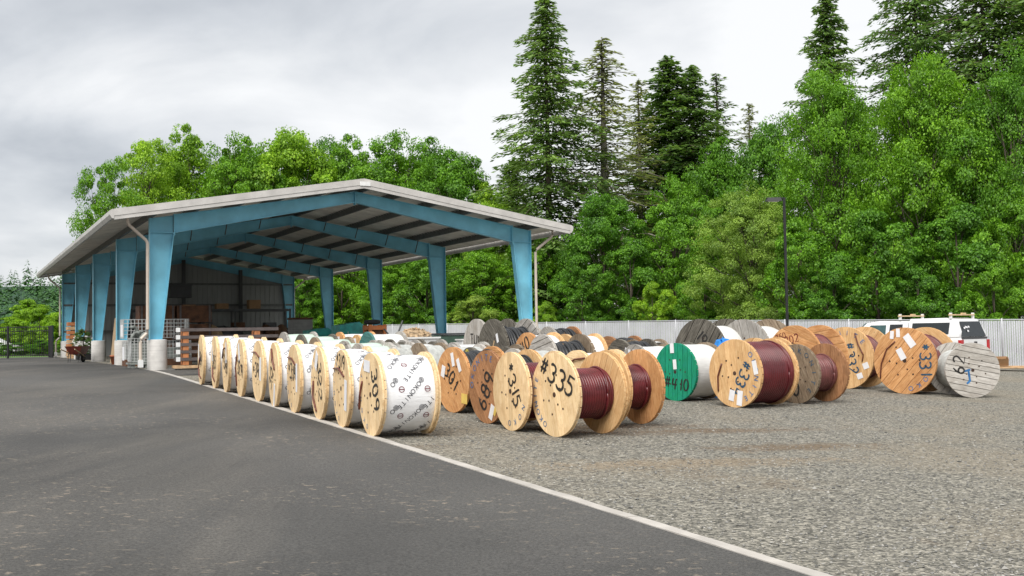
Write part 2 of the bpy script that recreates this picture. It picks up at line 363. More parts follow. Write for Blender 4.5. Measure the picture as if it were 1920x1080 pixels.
for i, v in enumerate(kv+[-.45]):
    a, b2 = -.07+rk.uniform(-.016, .014), .07+rk.uniform(-.022, .014)
    row = kerb_row(v, a, b2)
    if prev: kerb.add(prev+row, [(0, 4, 5, 1), (1, 5, 6, 2), (2, 6, 7, 3), (0, 1, 2, 3), (7, 6, 5, 4)])
    prev = kerb_row(v+.02, a, b2) if i % 8 == 0 else row
o = kerb.build('white_kerb_line', M['kerb']); o['kind'] = 'structure'
lawn = sheet('grass_verge', spread(-60, -.3, 2, .1, 0), [36, 38, 40, 44, 50, 60, 80], M['grass'], .016)
ff = sheet('forest_floor', spread(-120, 160, 4, .02, 0), spread(44, 260, 4, .03, 44), M['forestfloor'], .03)
# loose stones on the gravel near the camera
rs = np.random.RandomState(5)
SV, SF = [], []
octa = np.array([(1,0,0),(-1,0,0),(0,1,0),(0,-1,0),(0,0,1),(0,0,-1)], float); of_ = [(0,2,4),(2,1,4),(1,3,4),(3,0,4),(2,0,5),(1,2,5),(3,1,5),(0,3,5)]
n = 0
while n < 22000:
    u = rs.uniform(-.12 if rs.rand() < .04 else .09, 14); v = -31+rs.power(.6)*20 if rs.rand() < .8 else rs.uniform(-31, -8)
    P = ORG+PU*u+PV*v
    if P.y < 6 or abs(P.x/P.y) > .6: continue
    r = rs.uniform(.006, .017)*(1.7 if rs.rand() < .04 else 1); A = octa*r*rs.uniform(.6, 1.3, (1, 3))*np.array([1, 1, .6]); a = rs.uniform(0, 6.3)
    c, s_ = math.cos(a), math.sin(a); A = np.stack([A[:, 0]*c-A[:, 1]*s_, A[:, 0]*s_+A[:, 1]*c, A[:, 2]], 1)+rs.uniform(-.2, .2, (6, 3))*r
    A += np.array([P.x, P.y, float(hgt(P.x, P.y))+r*.25]); SV.append(A); SF += [tuple(n*6+i for i in f) for f in of_]; n += 1
me = bpy.data.meshes.new('loose_stones'); me.from_pydata(np.concatenate(SV).tolist(), [], SF); o = link('loose_stones', me, M['stone']); o['kind'] = 'stuff'
tag(o, 'loose grey stones scattered over the gravel yard', 'gravel')

# ------------------------------------------------------------------ shed
SW, BAY = 13.846, 8.118; RID = SW/2; SL = BAY*4
shed = empty('open_shed', ORG, YAW, 'long open-sided metal shed on blue steel frames with low pitched roof', 'shed')
def roofz(x, drop=0): return 6.31-.166*abs(x-RID)-drop
MB().box(-.32, SW+.32, -.42, SL+.42, -.35, -.012).build('floor_slab', M['slab'], shed)
ped = MB().lathe([(.31, -.1), (.31, .92), (.285, .955)], 28).mesh('pedestal', True)
for i in range(5):
    for s_ in (0, 1):
        x0 = .12 if s_ == 0 else SW-.12
        p_ = link('pedestal', ped, M['concrete'], shed, (x0+(.12 if s_ == 0 else -.12), i*BAY, 0)); smooth_by_angle(p_) if i == 0 and s_ == 0 else None
        sg = 1 if s_ == 0 else -1
        ex = 0 if s_ == 0 else SW
        # web (in the frame's plane), outer and inner flange, cap
        wz = .965; kt = 4.40; top = roofz(ex, .30)
        m = MB(); X = lambda d: ex+sg*d
        m.prism([(X(.02), wz), (X(.36), wz), (X(.74), kt), (X(.74), roofz(X(.74), .31)), (X(.02), top)] if s_ == 0 else
                [(X(.36), wz), (X(.02), wz), (X(.02), top), (X(.74), roofz(X(.74), .31)), (X(.74), kt)], 'y', i*BAY-.012, i*BAY+.012)
        col_ = m.build('column', M['blue_steel'], shed)
        m = MB(); m.box(min(X(0), X(.02)), max(X(0), X(.02)), i*BAY-.13, i*BAY+.13, wz, top); m.build('flange', M['blue_steel'], col_)
        m = MB(); a, b2 = sorted((X(.36), X(.385))); a2, b3 = sorted((X(.74), X(.765)))
        m.frustum((a, b2, i*BAY-.13, i*BAY+.13), (a2, b3, i*BAY-.13, i*BAY+.13), wz, kt); m.build('flange', M['blue_steel'], col_)
        m = MB(); a, b2 = sorted((X(.022), X(.80))); m.box(a, b2, i*BAY-.125, i*BAY-.014, kt-.012, kt+.012); m.build('stiffener', M['blue_steel'], col_)
        m = MB(); a, b2 = sorted((X(.765), X(.79))); m.box(a, b2, i*BAY-.13, i*BAY+.13, kt-.1, roofz(X(.78), .30)+.03); m.build('end_plate', M['blue_steel'], col_)
        m = MB(); a, b2 = sorted((X(-.04), X(.46))); m.box(a, b2, i*BAY-.16, i*BAY+.16, .945, .964); m.build('base_plate', M['blue_steel'], col_)
    for s_ in (0, 1):       # rafters
        sg = 1 if s_ == 0 else -1; X = lambda d: d if s_ == 0 else SW-d
        x0, x1 = .792, RID-.014
        zt0, zt1 = roofz(x0, .31), roofz(x1, .31); zb0, zb1 = 4.42, 5.66
        poly = [(X(x0), zb0), (X(x1), zb1), (X(x1), zt1), (X(x0), zt0)]
        if s_: poly = poly[::-1]
        r_ = MB().prism(poly, 'y', i*BAY-.011, i*BAY+.011).build('rafter', M['blue_steel'], shed)
        for (za, zb, th) in ((zb0, zb1, -.022), (zt0, zt1, .022)):
            q = [(X(x0), za), (X(x1), zb), (X(x1), zb+th), (X(x0), za+th)]
            MB().prism(q, 'y', i*BAY-.11, i*BAY+.11).build('flange', M['blue_steel'], r_)
    MB().box(RID-.014, RID+.014, i*BAY-.11, i*BAY+.11, 5.56, roofz(RID, .29)).build('ridge_plate', M['blue_steel'], shed)
# purlins and eave struts
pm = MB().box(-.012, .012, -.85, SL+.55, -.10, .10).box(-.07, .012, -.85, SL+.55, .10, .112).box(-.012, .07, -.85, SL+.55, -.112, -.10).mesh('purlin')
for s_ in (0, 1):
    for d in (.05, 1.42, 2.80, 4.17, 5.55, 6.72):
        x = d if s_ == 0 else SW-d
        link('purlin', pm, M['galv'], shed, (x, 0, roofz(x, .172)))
for i in range(5):            # flange braces
    for d in (1.42, 2.8, 4.17, 5.55):
        for s_ in (0, 1):
            x = d if s_ == 0 else SW-d
            for dy in (-.45, .45):
                zb = 4.42+(min(d, 6.9)-.79)/6.12*1.24
                if i in (1, 2, 3): MB().tube([(x, i*BAY+dy, roofz(x, .27)), (x, i*BAY+dy*.15, zb+.05)], .022, 4).build('brace', M['galv'], shed)
# roof sheets, each one a panel with raised seams
PW = .915; nP = int(round((SL+1.9)/PW))
def roofpanel(sg):
    m = MB(); L = RID+1.14
    for (a, b2, h) in ((0, PW-.004, 0),):
        for (za, zb) in ((-.028, 0),):
            vs_ = []
            for x, z in ((0, 0), (sg*L, -.166*L)):
                vs_ += [(x, a, z-.03), (x, b2, z-.03), (x, b2, z), (x, a, z)]
            m.add(vs_, [(0, 1, 2, 3), (7, 6, 5, 4), (0, 4, 5, 1), (1, 5, 6, 2), (2, 6, 7, 3), (3, 7, 4, 0)])
    for y in (.03, .32, .61):
        vs_ = []
        for x, z in ((0, 0), (sg*L, -.166*L)):
            vs_ += [(x, y, z), (x, y+.07, z), (x, y+.05, z+.035), (x, y+.02, z+.035)]
        m.add(vs_, [(0, 1, 2, 3), (7, 6, 5, 4), (1, 5, 6, 2), (2, 6, 7, 3), (3, 7, 4, 0)])
        vs_ = []
        for x, z in ((.02*sg, -.033), (sg*(L-.01), -.166*L-.033)):
            vs_ += [(x, y, z), (x, y+.06, z), (x, y+.05, z-.012), (x, y+.01, z-.012)]
        m.add(vs_, [(0, 1, 2, 3), (7, 6, 5, 4), (1, 5, 6, 2), (2, 6, 7, 3), (3, 7, 4, 0)])
    return m.mesh('roof_panel')
for sg in (-1, 1):
    rp = roofpanel(sg)
    for k in range(nP): link('roof_panel', rp, M['roofsheet'], shed, (RID+sg*.002, -.985+k*PW*(SL+1.88)/(nP*PW), 6.27))
m = MB()
for sg in (-1, 1):
    m.add([(RID, -1.0, 6.335), (RID+sg*.32, -1.0, 6.285), (RID+sg*.32, SL+.92, 6.285), (RID, SL+.92, 6.335)], [(0, 1, 2, 3) if sg > 0 else (3, 2, 1, 0)])
m.build('ridge_cap', M['trim'], shed)
for yy, nm in ((-1.0, 0), (SL+.90, 1)):     # gable fascia: upper and lower band
    for sg in (-1, 1):
        L = RID+1.19
        for (t0, t1, d0, d1) in ((.045, -.17, -.035, .03), (-.175, -.29, -.02, .03)):
            q = [(RID, 6.31+t0), (RID+sg*L, 6.31-.166*L+t0), (RID+sg*L, 6.31-.166*L+t1), (RID, 6.31+t1)]
            if sg > 0: q = q[::-1]
            MB().prism(q, 'y', yy+d0, yy+d1).build('gable_fascia', M['trim'], shed)
for sg, x in ((-1, -1.19), (1, SW+1.19)):     # eave gutters
    z = roofz(x)
    prof = [(0, .0), (sg*.02, .04), (sg*.05, .04), (sg*.14, -.02), (sg*.13, -.14), (sg*.06, -.25), (0, -.25)]
    q = [(x+a, z+b2) for a, b2 in prof]
    if sg > 0: q = q[::-1]
    MB().prism(q, 'y', -1.03, SL+.93).build('gutter', M['trim'], shed)
for sg, ex in ((-1, 0), (1, SW)):
    for y in (-.28, SL+.25):
        xo = ex+sg*.72; xi = ex+sg*.09; zt = roofz(xo)-.30
        path = [(xo, y-.2, zt+.10), (xo, y-.2, zt-.08), (xo-sg*.06, y-.18, zt-.18), (xi+sg*.05, y-.02, zt-.62), (xi, y, zt-.72), (xi, y, 1.28), (xi+sg*.02, y, 1.16), (xi+sg*.2, y, .98), (xi+sg*.22, y, .88), (xi+sg*.22, y, .06)]
        dsp = MB().tube(path, .052, 8).build('downspout', M['downspout'], shed); smooth_by_angle(dsp, 50)
        MB().box(xi+sg*.22-.075, xi+sg*.22+.075, y-.075, y+.075, .08, .32).build('downspout_boot', M['white'], dsp)
# little plate at the peak
sg_ = MB().box(RID-.16, RID+.22, -1.055, -1.04, 6.10, 6.24).build('name_plate', M['white'], shed)
# rear wall of upright sheets with girts
wm = MB().box(0, .285, 0, .02, 0, 1).box(.285, .30, -.03, .02, 0, 1).mesh('wall_sheet')
nw = int(SW/.30)
for k in range(nw):
    x = .02+k*.30
    link('wall_sheet', wm, M['wallsheet'], shed, (x, SL+.16, .02), None, (1, 1, roofz(x+.15, .34)-.05))
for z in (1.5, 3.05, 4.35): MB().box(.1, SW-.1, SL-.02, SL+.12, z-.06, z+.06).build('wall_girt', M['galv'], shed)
for x in (3.4, 6.92, 10.4): MB().box(x-.1, x+.1, SL-.24, SL-.03, 0, roofz(x, .5)).build('wall_post', M['darkgrey'], shed)

# ------------------------------------------------------------------ lettering
def poly_arc(cx_, cy_, rx, ry, a0, a1, n=14): return [(cx_+rx*math.cos(R(a0+(a1-a0)*i/n)), cy_+ry*math.sin(R(a0+(a1-a0)*i/n))) for i in range(n+1)]
DIG = {'0': [poly_arc(.3, .5, .27, .5, 95, 445, 20)], '1': [[(.3, 1), (.3, .5), (.29, 0)]],
 '2': [poly_arc(.3, .74, .27, .26, 160, -40, 12)+[(.03, 0), (.6, .02)]],
 '3': [poly_arc(.26, .76, .28, .24, 150, -80, 12)+poly_arc(.26, .26, .32, .27, 80, -150, 12)],
 '4': [[(.15, 1), (.05, .42), (.62, .45)], [(.48, .95), (.44, .5), (.42, 0)]],
 '5': [[(.58, 1), (.14, .97), (.10, .6)]+poly_arc(.26, .32, .32, .31, 100, -140, 12)],
 '6': [[(.42, 1), (.2, .72), (.08, .4)]+poly_arc(.31, .26, .25, .26, 170, 520, 16)],
 '7': [[(.04, .97), (.58, 1), (.25, 0)]], '8': [poly_arc(.3, .76, .23, .24, -90, 268, 16), poly_arc(.3, .26, .28, .27, 90, 448, 16)],
 '9': [poly_arc(.3, .72, .25, .27, 0, 355, 16), [(.56, .78), (.52, .4), (.40, 0)]],
 '#': [[(.22, .95), (.14, .1)], [(.46, .95), (.38, .1)], [(.02, .66), (.60, .70)], [(.0, .34), (.57, .38)]], '*': [[(.3, .9), (.3, .3)], [(.08, .75), (.52, .45)], [(.08, .45), (.52, .75)]],
 'U': [[(.05, 1), (.06, .3), (.3, 0), (.52, .3), (.55, 1)]], 'T': [[(.0, 1), (.6, 1)], [(.3, .98), (.3, 0)]], '.': [[(.2, .02), (.3, .04)]],
 'J': [[(.1, .9), (.55, .95)], [(.4, .92), (.36, .2), (.1, .05)]], ' ': []}
def strokes(text, size, wid, jit=0, rng=random):
    """ribbons of a hand-sprayed text, centred, in a plane (a, b); c lifts crossing strokes"""
    V, F = [], []; x = 0; lift = 0
    for ch in text:
        dx, dy, sc = rng.uniform(-jit, jit), rng.uniform(-jit, jit)*1.5, 1+rng.uniform(-jit, jit)
        for st in DIG.get(ch, []):
            P = [((x+px_*sc+dx)*size, (py_*sc+dy-.5)*size) for px_, py_ in st]
            Q = []
            for i in range(len(P)-1):
                Q += [P[i]] if len(P) > 6 else [(P[i][0]+(P[i+1][0]-P[i][0])*k/4, P[i][1]+(P[i+1][1]-P[i][1])*k/4) for k in range(4)]
            Q.append(P[-1]); b = len(V)
            for i, p in enumerate(Q):
                a, c = Q[max(i-1, 0)], Q[min(i+1, len(Q)-1)]
                tx, ty = c[0]-a[0], c[1]-a[1]; L = math.hypot(tx, ty) or 1
                w = wid*size*.5*(rng.uniform(.85, 1.15))*(.65 if i in (0, len(Q)-1) else 1)
                V += [(p[0]-ty/L*w, p[1]+tx/L*w, lift), (p[0]+ty/L*w, p[1]-tx/L*w, lift)]
            F += [(b+2*i, b+2*i+1, b+2*i+3, b+2*i+2) for i in range(len(Q)-1)]; lift += .0004
        x += .82 if ch not in '1.' else .5
    cxm = x*size/2
    return [(a-cxm, b, c) for a, b, c in V], F
TXT = {}
def glyphs(body):
    if body not in TXT:
        cu = bpy.data.curves.new('t', 'FONT'); cu.body = body; cu.size = 1; cu.resolution_u = 3; cu.align_x = 'CENTER'; cu.align_y = 'CENTER'
        ob = bpy.data.objects.new('t', cu); COL.objects.link(ob); dg = bpy.context.evaluated_depsgraph_get(); dg.update()
        me = ob.evaluated_get(dg).to_mesh(); TXT[body] = ([tuple(v.co) for v in me.vertices], [tuple(p.vertices) for p in me.polygons])
        ob.evaluated_get(dg).to_mesh_clear(); bpy.data.objects.remove(ob); bpy.data.curves.remove(cu)
    return TXT[body]
def face_pts(V, rot, a, b, R0, x=-.0025):    # plane coordinates -> left flange face (seen from -X the right hand is -Y)
    c, s = math.cos(rot), math.sin(rot)
    return [(x-w, -(p*c-q*s+a*R0), p*s+q*c+b*R0) for p, q, w in V]

# ------------------------------------------------------------------ cable reels
def plank_poly(z0, z1):
    ys = lambda z: math.sqrt(max(0, 1-z*z)); n = 6
    zs = [z0+(z1-z0)*i/n for i in range(n+1)]
    out = [(ys(z), z) for z in zs]+[(-ys(z), z) for z in zs[::-1]]
    res = []
    for p in out:
        if not res or math.hypot(p[0]-res[-1][0], p[1]-res[-1][1]) > .004: res.append(p)
    return res
def plank_set(n, seed, gap=.005):
    rg = random.Random(seed); e_ = [-.998]; 
    ws = [rg.uniform(.75, 1.25) for _ in range(n)]; t = sum(ws)
    for w in ws: e_.append(e_[-1]+w/t*1.996)
    return [plank_poly(e_[i]+gap, e_[i+1]-gap) for i in range(n)]
SETS = [plank_set(8, 1), plank_set(7, 2), plank_set(9, 3), plank_set(8, 4)]
SETW = [plank_set(n_, k_, .011) for n_, k_ in ((8, 1), (9, 2), (10, 3), (8, 4))]
PLANK = [[(MB().prism(p, 'x', 0, .026).mesh('plank'), MB().prism(q, 'x', .043, .067).mesh('plank')) for p, q in zip(s_, w_)] for s_, w_ in zip(SETS, [plank_set(n_, k_, .009) for n_, k_ in ((8, 1), (7, 2), (9, 3), (8, 4))])]
PLANKW = [[(MB().prism(p, 'x', 0, .026).mesh('plank'), MB().prism(p, 'x', .043, .067).mesh('plank')) for p in s_] for s_ in SETW]
def far_flange(s_):
    m = MB()
    for p in s_: m.prism(p, 'x', 0, .066)
    m.lathe([(.985, .012), (.985, .054)], 40, 'x'); return m.mesh('flange')
FAR = [far_flange(s_) for s_ in SETW]
CORE = MB().lathe([(.985, .0265), (.985, .0425)], 48, 'x').mesh('flange')
def ring_hole_discs():  # raised dark discs paint the dark of the bolt holes and centre arbor hole
    m = MB()
    for k, rr in [(k, .48) for k in range(6)]+[(k+.5, .27) for k in range(4)]:
        a = k*math.pi*2/(6 if rr == .48 else 4); m.M = Matrix.Translation((0, rr*math.cos(a), rr*math.sin(a))); m.lathe([(.028, -.003), (.028, .03)], 8, 'x')
    m.M = Matrix.Identity(4); m.lathe([(.062, -.0028), (.062, .03)], 14, 'x'); return m.mesh('bolt_hole_discs')
HOLE_DISCS = ring_hole_discs()
def winding(n, seed, loose=0):
    rg = random.Random(seed); m = MB(); h = .5/n
    for k in range(n):
        r = 1-rg.random()*loose; prof = []
        for j in range(6):
            a = math.pi*j/5; prof.append((r-h*.7+h*1.5*math.sin(a), (k+.5-.5*math.cos(a))/n))
        m.lathe(prof, 40, 'x', False)
    return m.mesh('cable', True)
WIND = {'redcable': winding(17, 1), 'mauvecable': winding(13, 2, .06), 'blackcable': winding(11, 3, .10), 'greywire': winding(22, 4, .01)}
def wrap_mesh(seed):
    rg = random.Random(seed); m = MB(); V, F = [], []; ns, nx_ = 56, 9
    ph = [rg.uniform(0, 6) for _ in range(6)]
    for i in range(nx_+1):
        x = i/nx_
        for k in range(ns):
            a = 2*math.pi*k/ns
            r = 1-.012*(abs(2*x-1)**4)*2+.006*math.sin(3*a+ph[0]+5*x)+.005*math.sin(7*a+ph[1]-9*x)+.004*math.sin(13*a+ph[2]+14*x)
            V.append((x, -r*math.cos(a), r*math.sin(a)))
    for i in range(nx_):
        for k in range(ns): F.append((i*ns+k, i*ns+(k+1) % ns, (i+1)*ns+(k+1) % ns, (i+1)*ns+k))
    m.add(V, F); return m.mesh('wrap', True)
WRAP = [wrap_mesh(i) for i in range(3)]
def print_mesh(w, r):
    """OKONITE print, ring emblem and no-smoking style ring laid round a wrapped drum"""
    blk, red = MB(), MB()
    def put(mb, V, F, s0, t0, rot, sc):
        c, s_ = math.cos(rot), math.sin(rot); out = []
        for p in V:
            s = s0+(p[0]*c-p[1]*s_)*sc; t = t0+(p[0]*s_+p[1]*c)*sc
            if s < .01 or s > w-.01: return
            ph = t/r; out.append((s, -(r+.006)*math.cos(ph), (r+.006)*math.sin(ph)))
        mb.add(out, F)
    def ring(r0, r1, n=20):
        return [(q*math.cos(2*math.pi*k/n), q*math.sin(2*math.pi*k/n), 0) for k in range(n) for q in (r0, r1)], [(2*k, 2*k+1, (2*k+3) % (2*n), (2*k+2) % (2*n)) for k in range(n)]
    ang = R(-131); nrow = int(2*math.pi*r/.40); dt = 2*math.pi*r/nrow
    for k in range(nrow):
        for j in range(-1, 4):
            t0 = k*dt; s0 = -.05+j*.40+(k % 2)*.10
            for li, ch in enumerate('OKONITE'):
                d = (li-3)*.074
                put(blk, *glyphs(ch), s0+d*math.cos(ang), t0+d*math.sin(ang), ang, .10)
            ox, oy = s0-.30*math.cos(ang), t0-.30*math.sin(ang)
            for r0, r1 in ((.036, .042), (.022, .028), (.006, .014)): put(blk, *ring(r0, r1), ox, oy, 0, 1)
            qx, qy = s0-.12, t0+.09
            put(red, *ring(.036, .046), qx, qy, 0, 1); put(red, [(-.036, -.006, 0), (.036, -.006, 0), (.036, .006, 0), (-.036, .006, 0)], [(0, 1, 2, 3)], qx, qy, 0, 1)
    return blk.mesh('printed_lettering'), red.mesh('printed_ring')
PRINT = {}
REELS = []
def reel(name, P, D, w, turn, kind, fill, label, near=True, fr=None, nums=(), arc=None, tags=(), strap=None, frot=None, fillr=None, drum=None, kind2=None, group='cable reels standing in the yard', tilt=0, printed=False):
    """P: ground point under the left flange's outer face; turn: degrees off the rows' direction"""
    rg = random.Random(len(REELS)*13+5); REELS.append(name)
    e_ = empty(name, P, YAW+R(turn), label, 'cable reel', group); Rr = D/2; kind2 = kind2 or kind
    frot = rg.uniform(0, 180) if frot is None else frot
    for side in (0, 1):
        si = rg.randrange(4); rotx = R(frot if side == 0 else rg.uniform(0, 180)); k_ = kind if side == 0 else kind2
        x = 0 if side == 0 else w-.067
        if near:
            f = link('flange', CORE, M[k_], e_, (x, 0, Rr), (rotx, 0, 0), (1, Rr, Rr))
            for i, (a, b2) in enumerate((PLANKW if k_ in ('pale', 'grey', 'dark', 'khaki', 'green') else PLANK)[si]):
                outer, inner = (a, b2)
                link('plank', outer, M[k_], f, (rg.uniform(-.002, .002), 0, 0)); 
                q = link('plank', inner, M[k_], f, (rg.uniform(-.002, .002), 0, 0), (R(90), 0, 0))
        else:
            f = link('flange', FAR[si], M[k_], e_, (x, 0, Rr), (rotx, 0, 0), (1, Rr, Rr))
        if side == 0: fl = f
        if near and side == 0: link('bolt_hole_discs', HOLE_DISCS, M['hole'], e_, (-.0015, 0, Rr), (rotx*1.3, 0, 0), (1, Rr, Rr))['kind'] = 'stuff'
    iw = w-.142; fr_ = fillr or .9
    if fill in WIND:
        rr = Rr*fr_; dr = Rr*(drum or .55)
        MB().lathe([(dr, 0), (dr, iw)], 28, 'x').build('drum', M[kind], e_, True).location = (.071, 0, Rr)
        link('cable', WIND[fill], M[fill], e_, (.073, 0, Rr), (rg.uniform(0, 6), 0, 0), (iw-.004, rr, rr))
        if near and fill != 'greywire':       # a loose top turn crossing the windings
            pts_ = [(.073+iw*(.82+.12*math.sin(t*.5)), -(rr+.02)*math.cos(t), Rr+(rr+.02)*math.sin(t)) for t in [i*.21 for i in range(31)]]
            MB().tube(pts_, .019, 6).build('loose_turn', M[fill], e_, True)
    elif fill:
        rr = Rr*fr_
        wr = link('wrap', WRAP[rg.randrange(3)], M[fill], e_, (.069, 0, Rr), None, (w-.138, rr, rr))
        if printed:
            key = (round(w, 2), round(rr, 3))
            if key not in PRINT: PRINT[key] = print_mesh(w-.15, rr)
            q1 = link('printed_lettering', PRINT[key][0], M['printgrey'], e_, (.075, 0, Rr)); q2 = link('printed_ring', PRINT[key][1], M['printred'], e_, (.075, 0, Rr)); q1['kind'] = q2['kind'] = 'stuff'
    else:
        MB().lathe([(Rr*.42, 0), (Rr*.42, iw+.004)], 28, 'x').build('drum', M[kind], e_, True).location = (.069, 0, Rr)
    for (txt, size, a, b2, rot, ink) in nums:
        V, F = strokes(txt, size*Rr, .15, .05, rg); m = MB(); m.add(face_pts(V, R(rot), a, b2, Rr, -.004), F)
        m.build('painted_number', M[ink], e_).location = (0, 0, Rr)
    if arc:
        word, a0, step, rad, size, ink = arc; m = MB()
        for i, ch in enumerate(word):
            th = R(a0-i*step); V, F = glyphs(ch); sc = size*Rr; rt = th-math.pi/2
            c, s_ = math.cos(rt), math.sin(rt)
            V2 = [((p[0]*c-p[1]*s_)*sc+rad*Rr*math.cos(th), (p[0]*s_+p[1]*c)*sc+rad*Rr*math.sin(th), .0012) for p in V]
            m.add(face_pts(V2, 0, 0, 0, Rr, -.004), F)
        q_ = m.build('stencilled_letters', M[ink], e_); q_.location = (0, 0, Rr); q_['kind'] = 'stuff'
    for (a, b2, tw, th, rot, mm) in tags:
        m = MB(); V = [(-tw/2, -th/2, 0), (tw/2, -th/2, 0), (tw/2, th/2, 0), (-tw/2, th/2, 0), (-tw/2, -th/2, .003), (tw/2, -th/2, .003), (tw/2, th/2, .005), (-tw/2, th/2, .004)]
        V = [(p[0]*Rr, p[1]*Rr, p[2]) for p in V]
        m.add(face_pts(V, R(rot), a, b2, Rr, -.005), [(0, 1, 2, 3), (7, 6, 5, 4), (0, 4, 5, 1), (1, 5, 6, 2), (2, 6, 7, 3), (3, 7, 4, 0)]); m.build('paper_tag', M[mm], e_).location = (0, 0, Rr)
    if strap:
        pts_ = [Vector((-.012-.02*math.sin(math.pi*i/(len(strap)-1)), -a*Rr, b2*Rr+Rr)) for i, (a, b2) in enumerate(strap)]
        fine = []
        for i in range(len(pts_)-1):
            for k in range(4): fine.append(pts_[i].lerp(pts_[i+1], k/4))
        fine.append(pts_[-1]); MB().tube(fine, .017, 6).build('cable_end', M['strap'], e_, True)
    return e_
def rel_top(px, py, Y):
    P = pt(px, py, Y); g = float(hgt(P.x, P.y)); return Vector((P.x, P.y, g)), P.z-g

# row of new white-wrapped reels along the kerb line (far to near)
GA = 'white wrapped reels along the kerb line'
LAB = ['painted 384, the end of its row closest to the shed', 'painted 385, between those painted 384 and 398', 'painted 398 with dark cable end at its upper edge', 'painted 3219 with a long dark cable down its side', 'painted 391 and a cable end lying across the top', 'number 307 climbing sideways and a red cable end', 'painted 314 with a long paper strip on its right', 'number 322 running down and a slanted paper at the top', 'painted 319 at the very top of its face', 'number 309 running down, its printed wrap in full view']
rowA = [(370, 631, 723, [('384', .48, .05, .05, -4, 'ink')], [(-.55, .32, .22, .62, 8, 'paper')], [(-.1, .1), (-.3, -.3), (-.1, -.62), (.35, -.72)]),
 (389, 631.8, 728, [('385', .48, .05, .02, -4, 'ink')], [(-.5, .35, .22, .62, 8, 'paper')], [(-.3, -.2), (-.1, -.55), (.3, -.72)]),
 (413, 635.5, 736.7, [('*398', .46, -.02, .02, -12, 'ink')], [(.3, .45, .22, .75, 0, 'paper')], [(-.75, .25), (-.2, .58), (.05, .62)]),
 (440, 638, 744, [('3219', .44, .15, -.05, -6, 'ink')], [(-.1, .55, .3, .6, 20, 'paper')], [(-.55, .45), (-.7, 0), (-.6, -.65)]),
 (470, 639.6, 752, [('*391', .46, -.1, .02, -4, 'ink')], [(.52, .08, .26, .75, -6, 'paper')], [(-.9, .62), (-.1, .62), (.38, .45)]),
 (504.5, 644.5, 762.7, [('307', .46, -.35, .1, 62, 'ink')], [(.2, -.62, .22, .72, -14, 'paper')], [(-.2, .8), (.1, .5), (.32, .15)]),
 (539, 645.6, 772, [('*314', .42, -.1, .22, -5, 'ink')], [(.55, .05, .22, .82, -3, 'paper')], [(-.75, .62), (0, .60), (.38, .42)]),
 (587, 651.6, 787, [('322', .46, .28, .02, -84, 'ink')], [(-.15, .62, .3, .52, -30, 'paper')], [(-.55, .05), (-.5, -.4), (-.15, -.78)]),
 (635.6, 657.8, 800, [('*319', .34, .0, .72, -6, 'ink')], [(.55, -.15, .26, .78, -6, 'paper')], [(-.85, .5), (-.1, .52), (.4, .32)]),
 (690, 662.7, 816.8, [('309', .44, .42, .06, -76, 'ink')], [(-.25, .68, .5, .28, -4, 'paper')], [(-.65, .3), (-.75, -.05), (-.92, -.4)])]
for i, (px_, ty, by, nums, tags, strap) in enumerate(rowA):
    v = -20.85+(9-i)*1.365; P = LW(.03-.011*(9-i)+(.04 if i % 3 == 1 else 0), v); P.z = float(hgt(P.x, P.y)); D = 1.25
    u_, _ = luv(P)
    num = nums[0][0].replace('*', '')
    reel('cable_reel', P, D, .9, -4.5+random.uniform(-1.5, 1.5), 'pine', 'wrap', 'white wrapped pine reel, '+LAB[i],
         True, nums=nums, tags=tags, strap=strap, frot=random.choice((88, 95, 80, 60)), fillr=.93, group=GA, printed=True,
         arc=('OKONITE', 250, 20, .82, .17, 'blue') if i in (6, 7, 8, 9) else None)
# loose yard reels whose feet show: (px, top, bottom)
def foot(px_, ty, by):
    P = gnd(px_, by); T = pt(px_, ty, P.y); return P, T.z-P.z
GB = 'wooden cable reels standing in the yard'
def yard(px_, ty, by, w, turn, kind, fill, label, **k):
    P, D = foot(px_, ty, by); return reel('cable_reel', P, D, w, turn, kind, fill, label, True, group=GB, **k)
yard(849, 650.7, 773.5, .92, 6, 'orange', 'blackcable', 'orange pine reel of black cable painted 301 with white papers on its face', nums=[('301', .42, -.05, .05, -42, 'ink')], tags=[(.05, .62, .16, .42, 14, 'paper'), (.42, .45, .16, .42, 24, 'paper'), (-.55, .25, .22, .36, -18, 'paper'), (.72, -.55, .34, .30, -4, 'manila')], frot=48, fillr=.86)
yard(913, 656.7, 794, .88, 4, 'brown', 'blackcable', 'reddish brown reel of black cable painted 689 behind the reel painted 315', nums=[('689', .46, -.02, -.08, 62, 'ink')], arc=('OKONITE', 178, 18, .80, .24, 'blue'), tags=[(.28, -.68, .20, .42, -24, 'paper'), (.48, -.62, .14, .3, -30, 'manila')], frot=55, fillr=.8, kind2='honey')
yard(958, 659.8, 807.5, .86, 0, 'pine', 'redcable', 'yellow pine reel of red cable with number 315 running down its face', nums=[('*315', .40, .22, .15, -68, 'ink')], arc=('NOKO', -28, 22, .80, .20, 'blue'), frot=88, fillr=.70)
yard(1040.7, 661.6, 819, .92, 5, 'pine', 'redcable', 'yellow pine reel of red cable painted 335 with blue stencilled letters', nums=[('#335', .46, .18, .42, -26, 'ink')], arc=('OKONITE', 240, 14, .82, .20, 'blue'), frot=78, fillr=.60, kind2='honey')
reel('cable_reel', *rel_top(1136, 656.5, 18.3), .74, 4, 'honey', 'redcable', 'honey coloured reel of red cable standing close behind the reel painted 335', True, fillr=.56, kind2='orange', group=GB)
reel('cable_reel', *rel_top(1080, 656.5, 20.2), .9, 3, 'pine', 'wrap', 'pale pine reel with a dark strap tucked behind the reel painted 335', True, strap=[(-.5, .55), (.0, .72), (.5, .76)], group=GB)
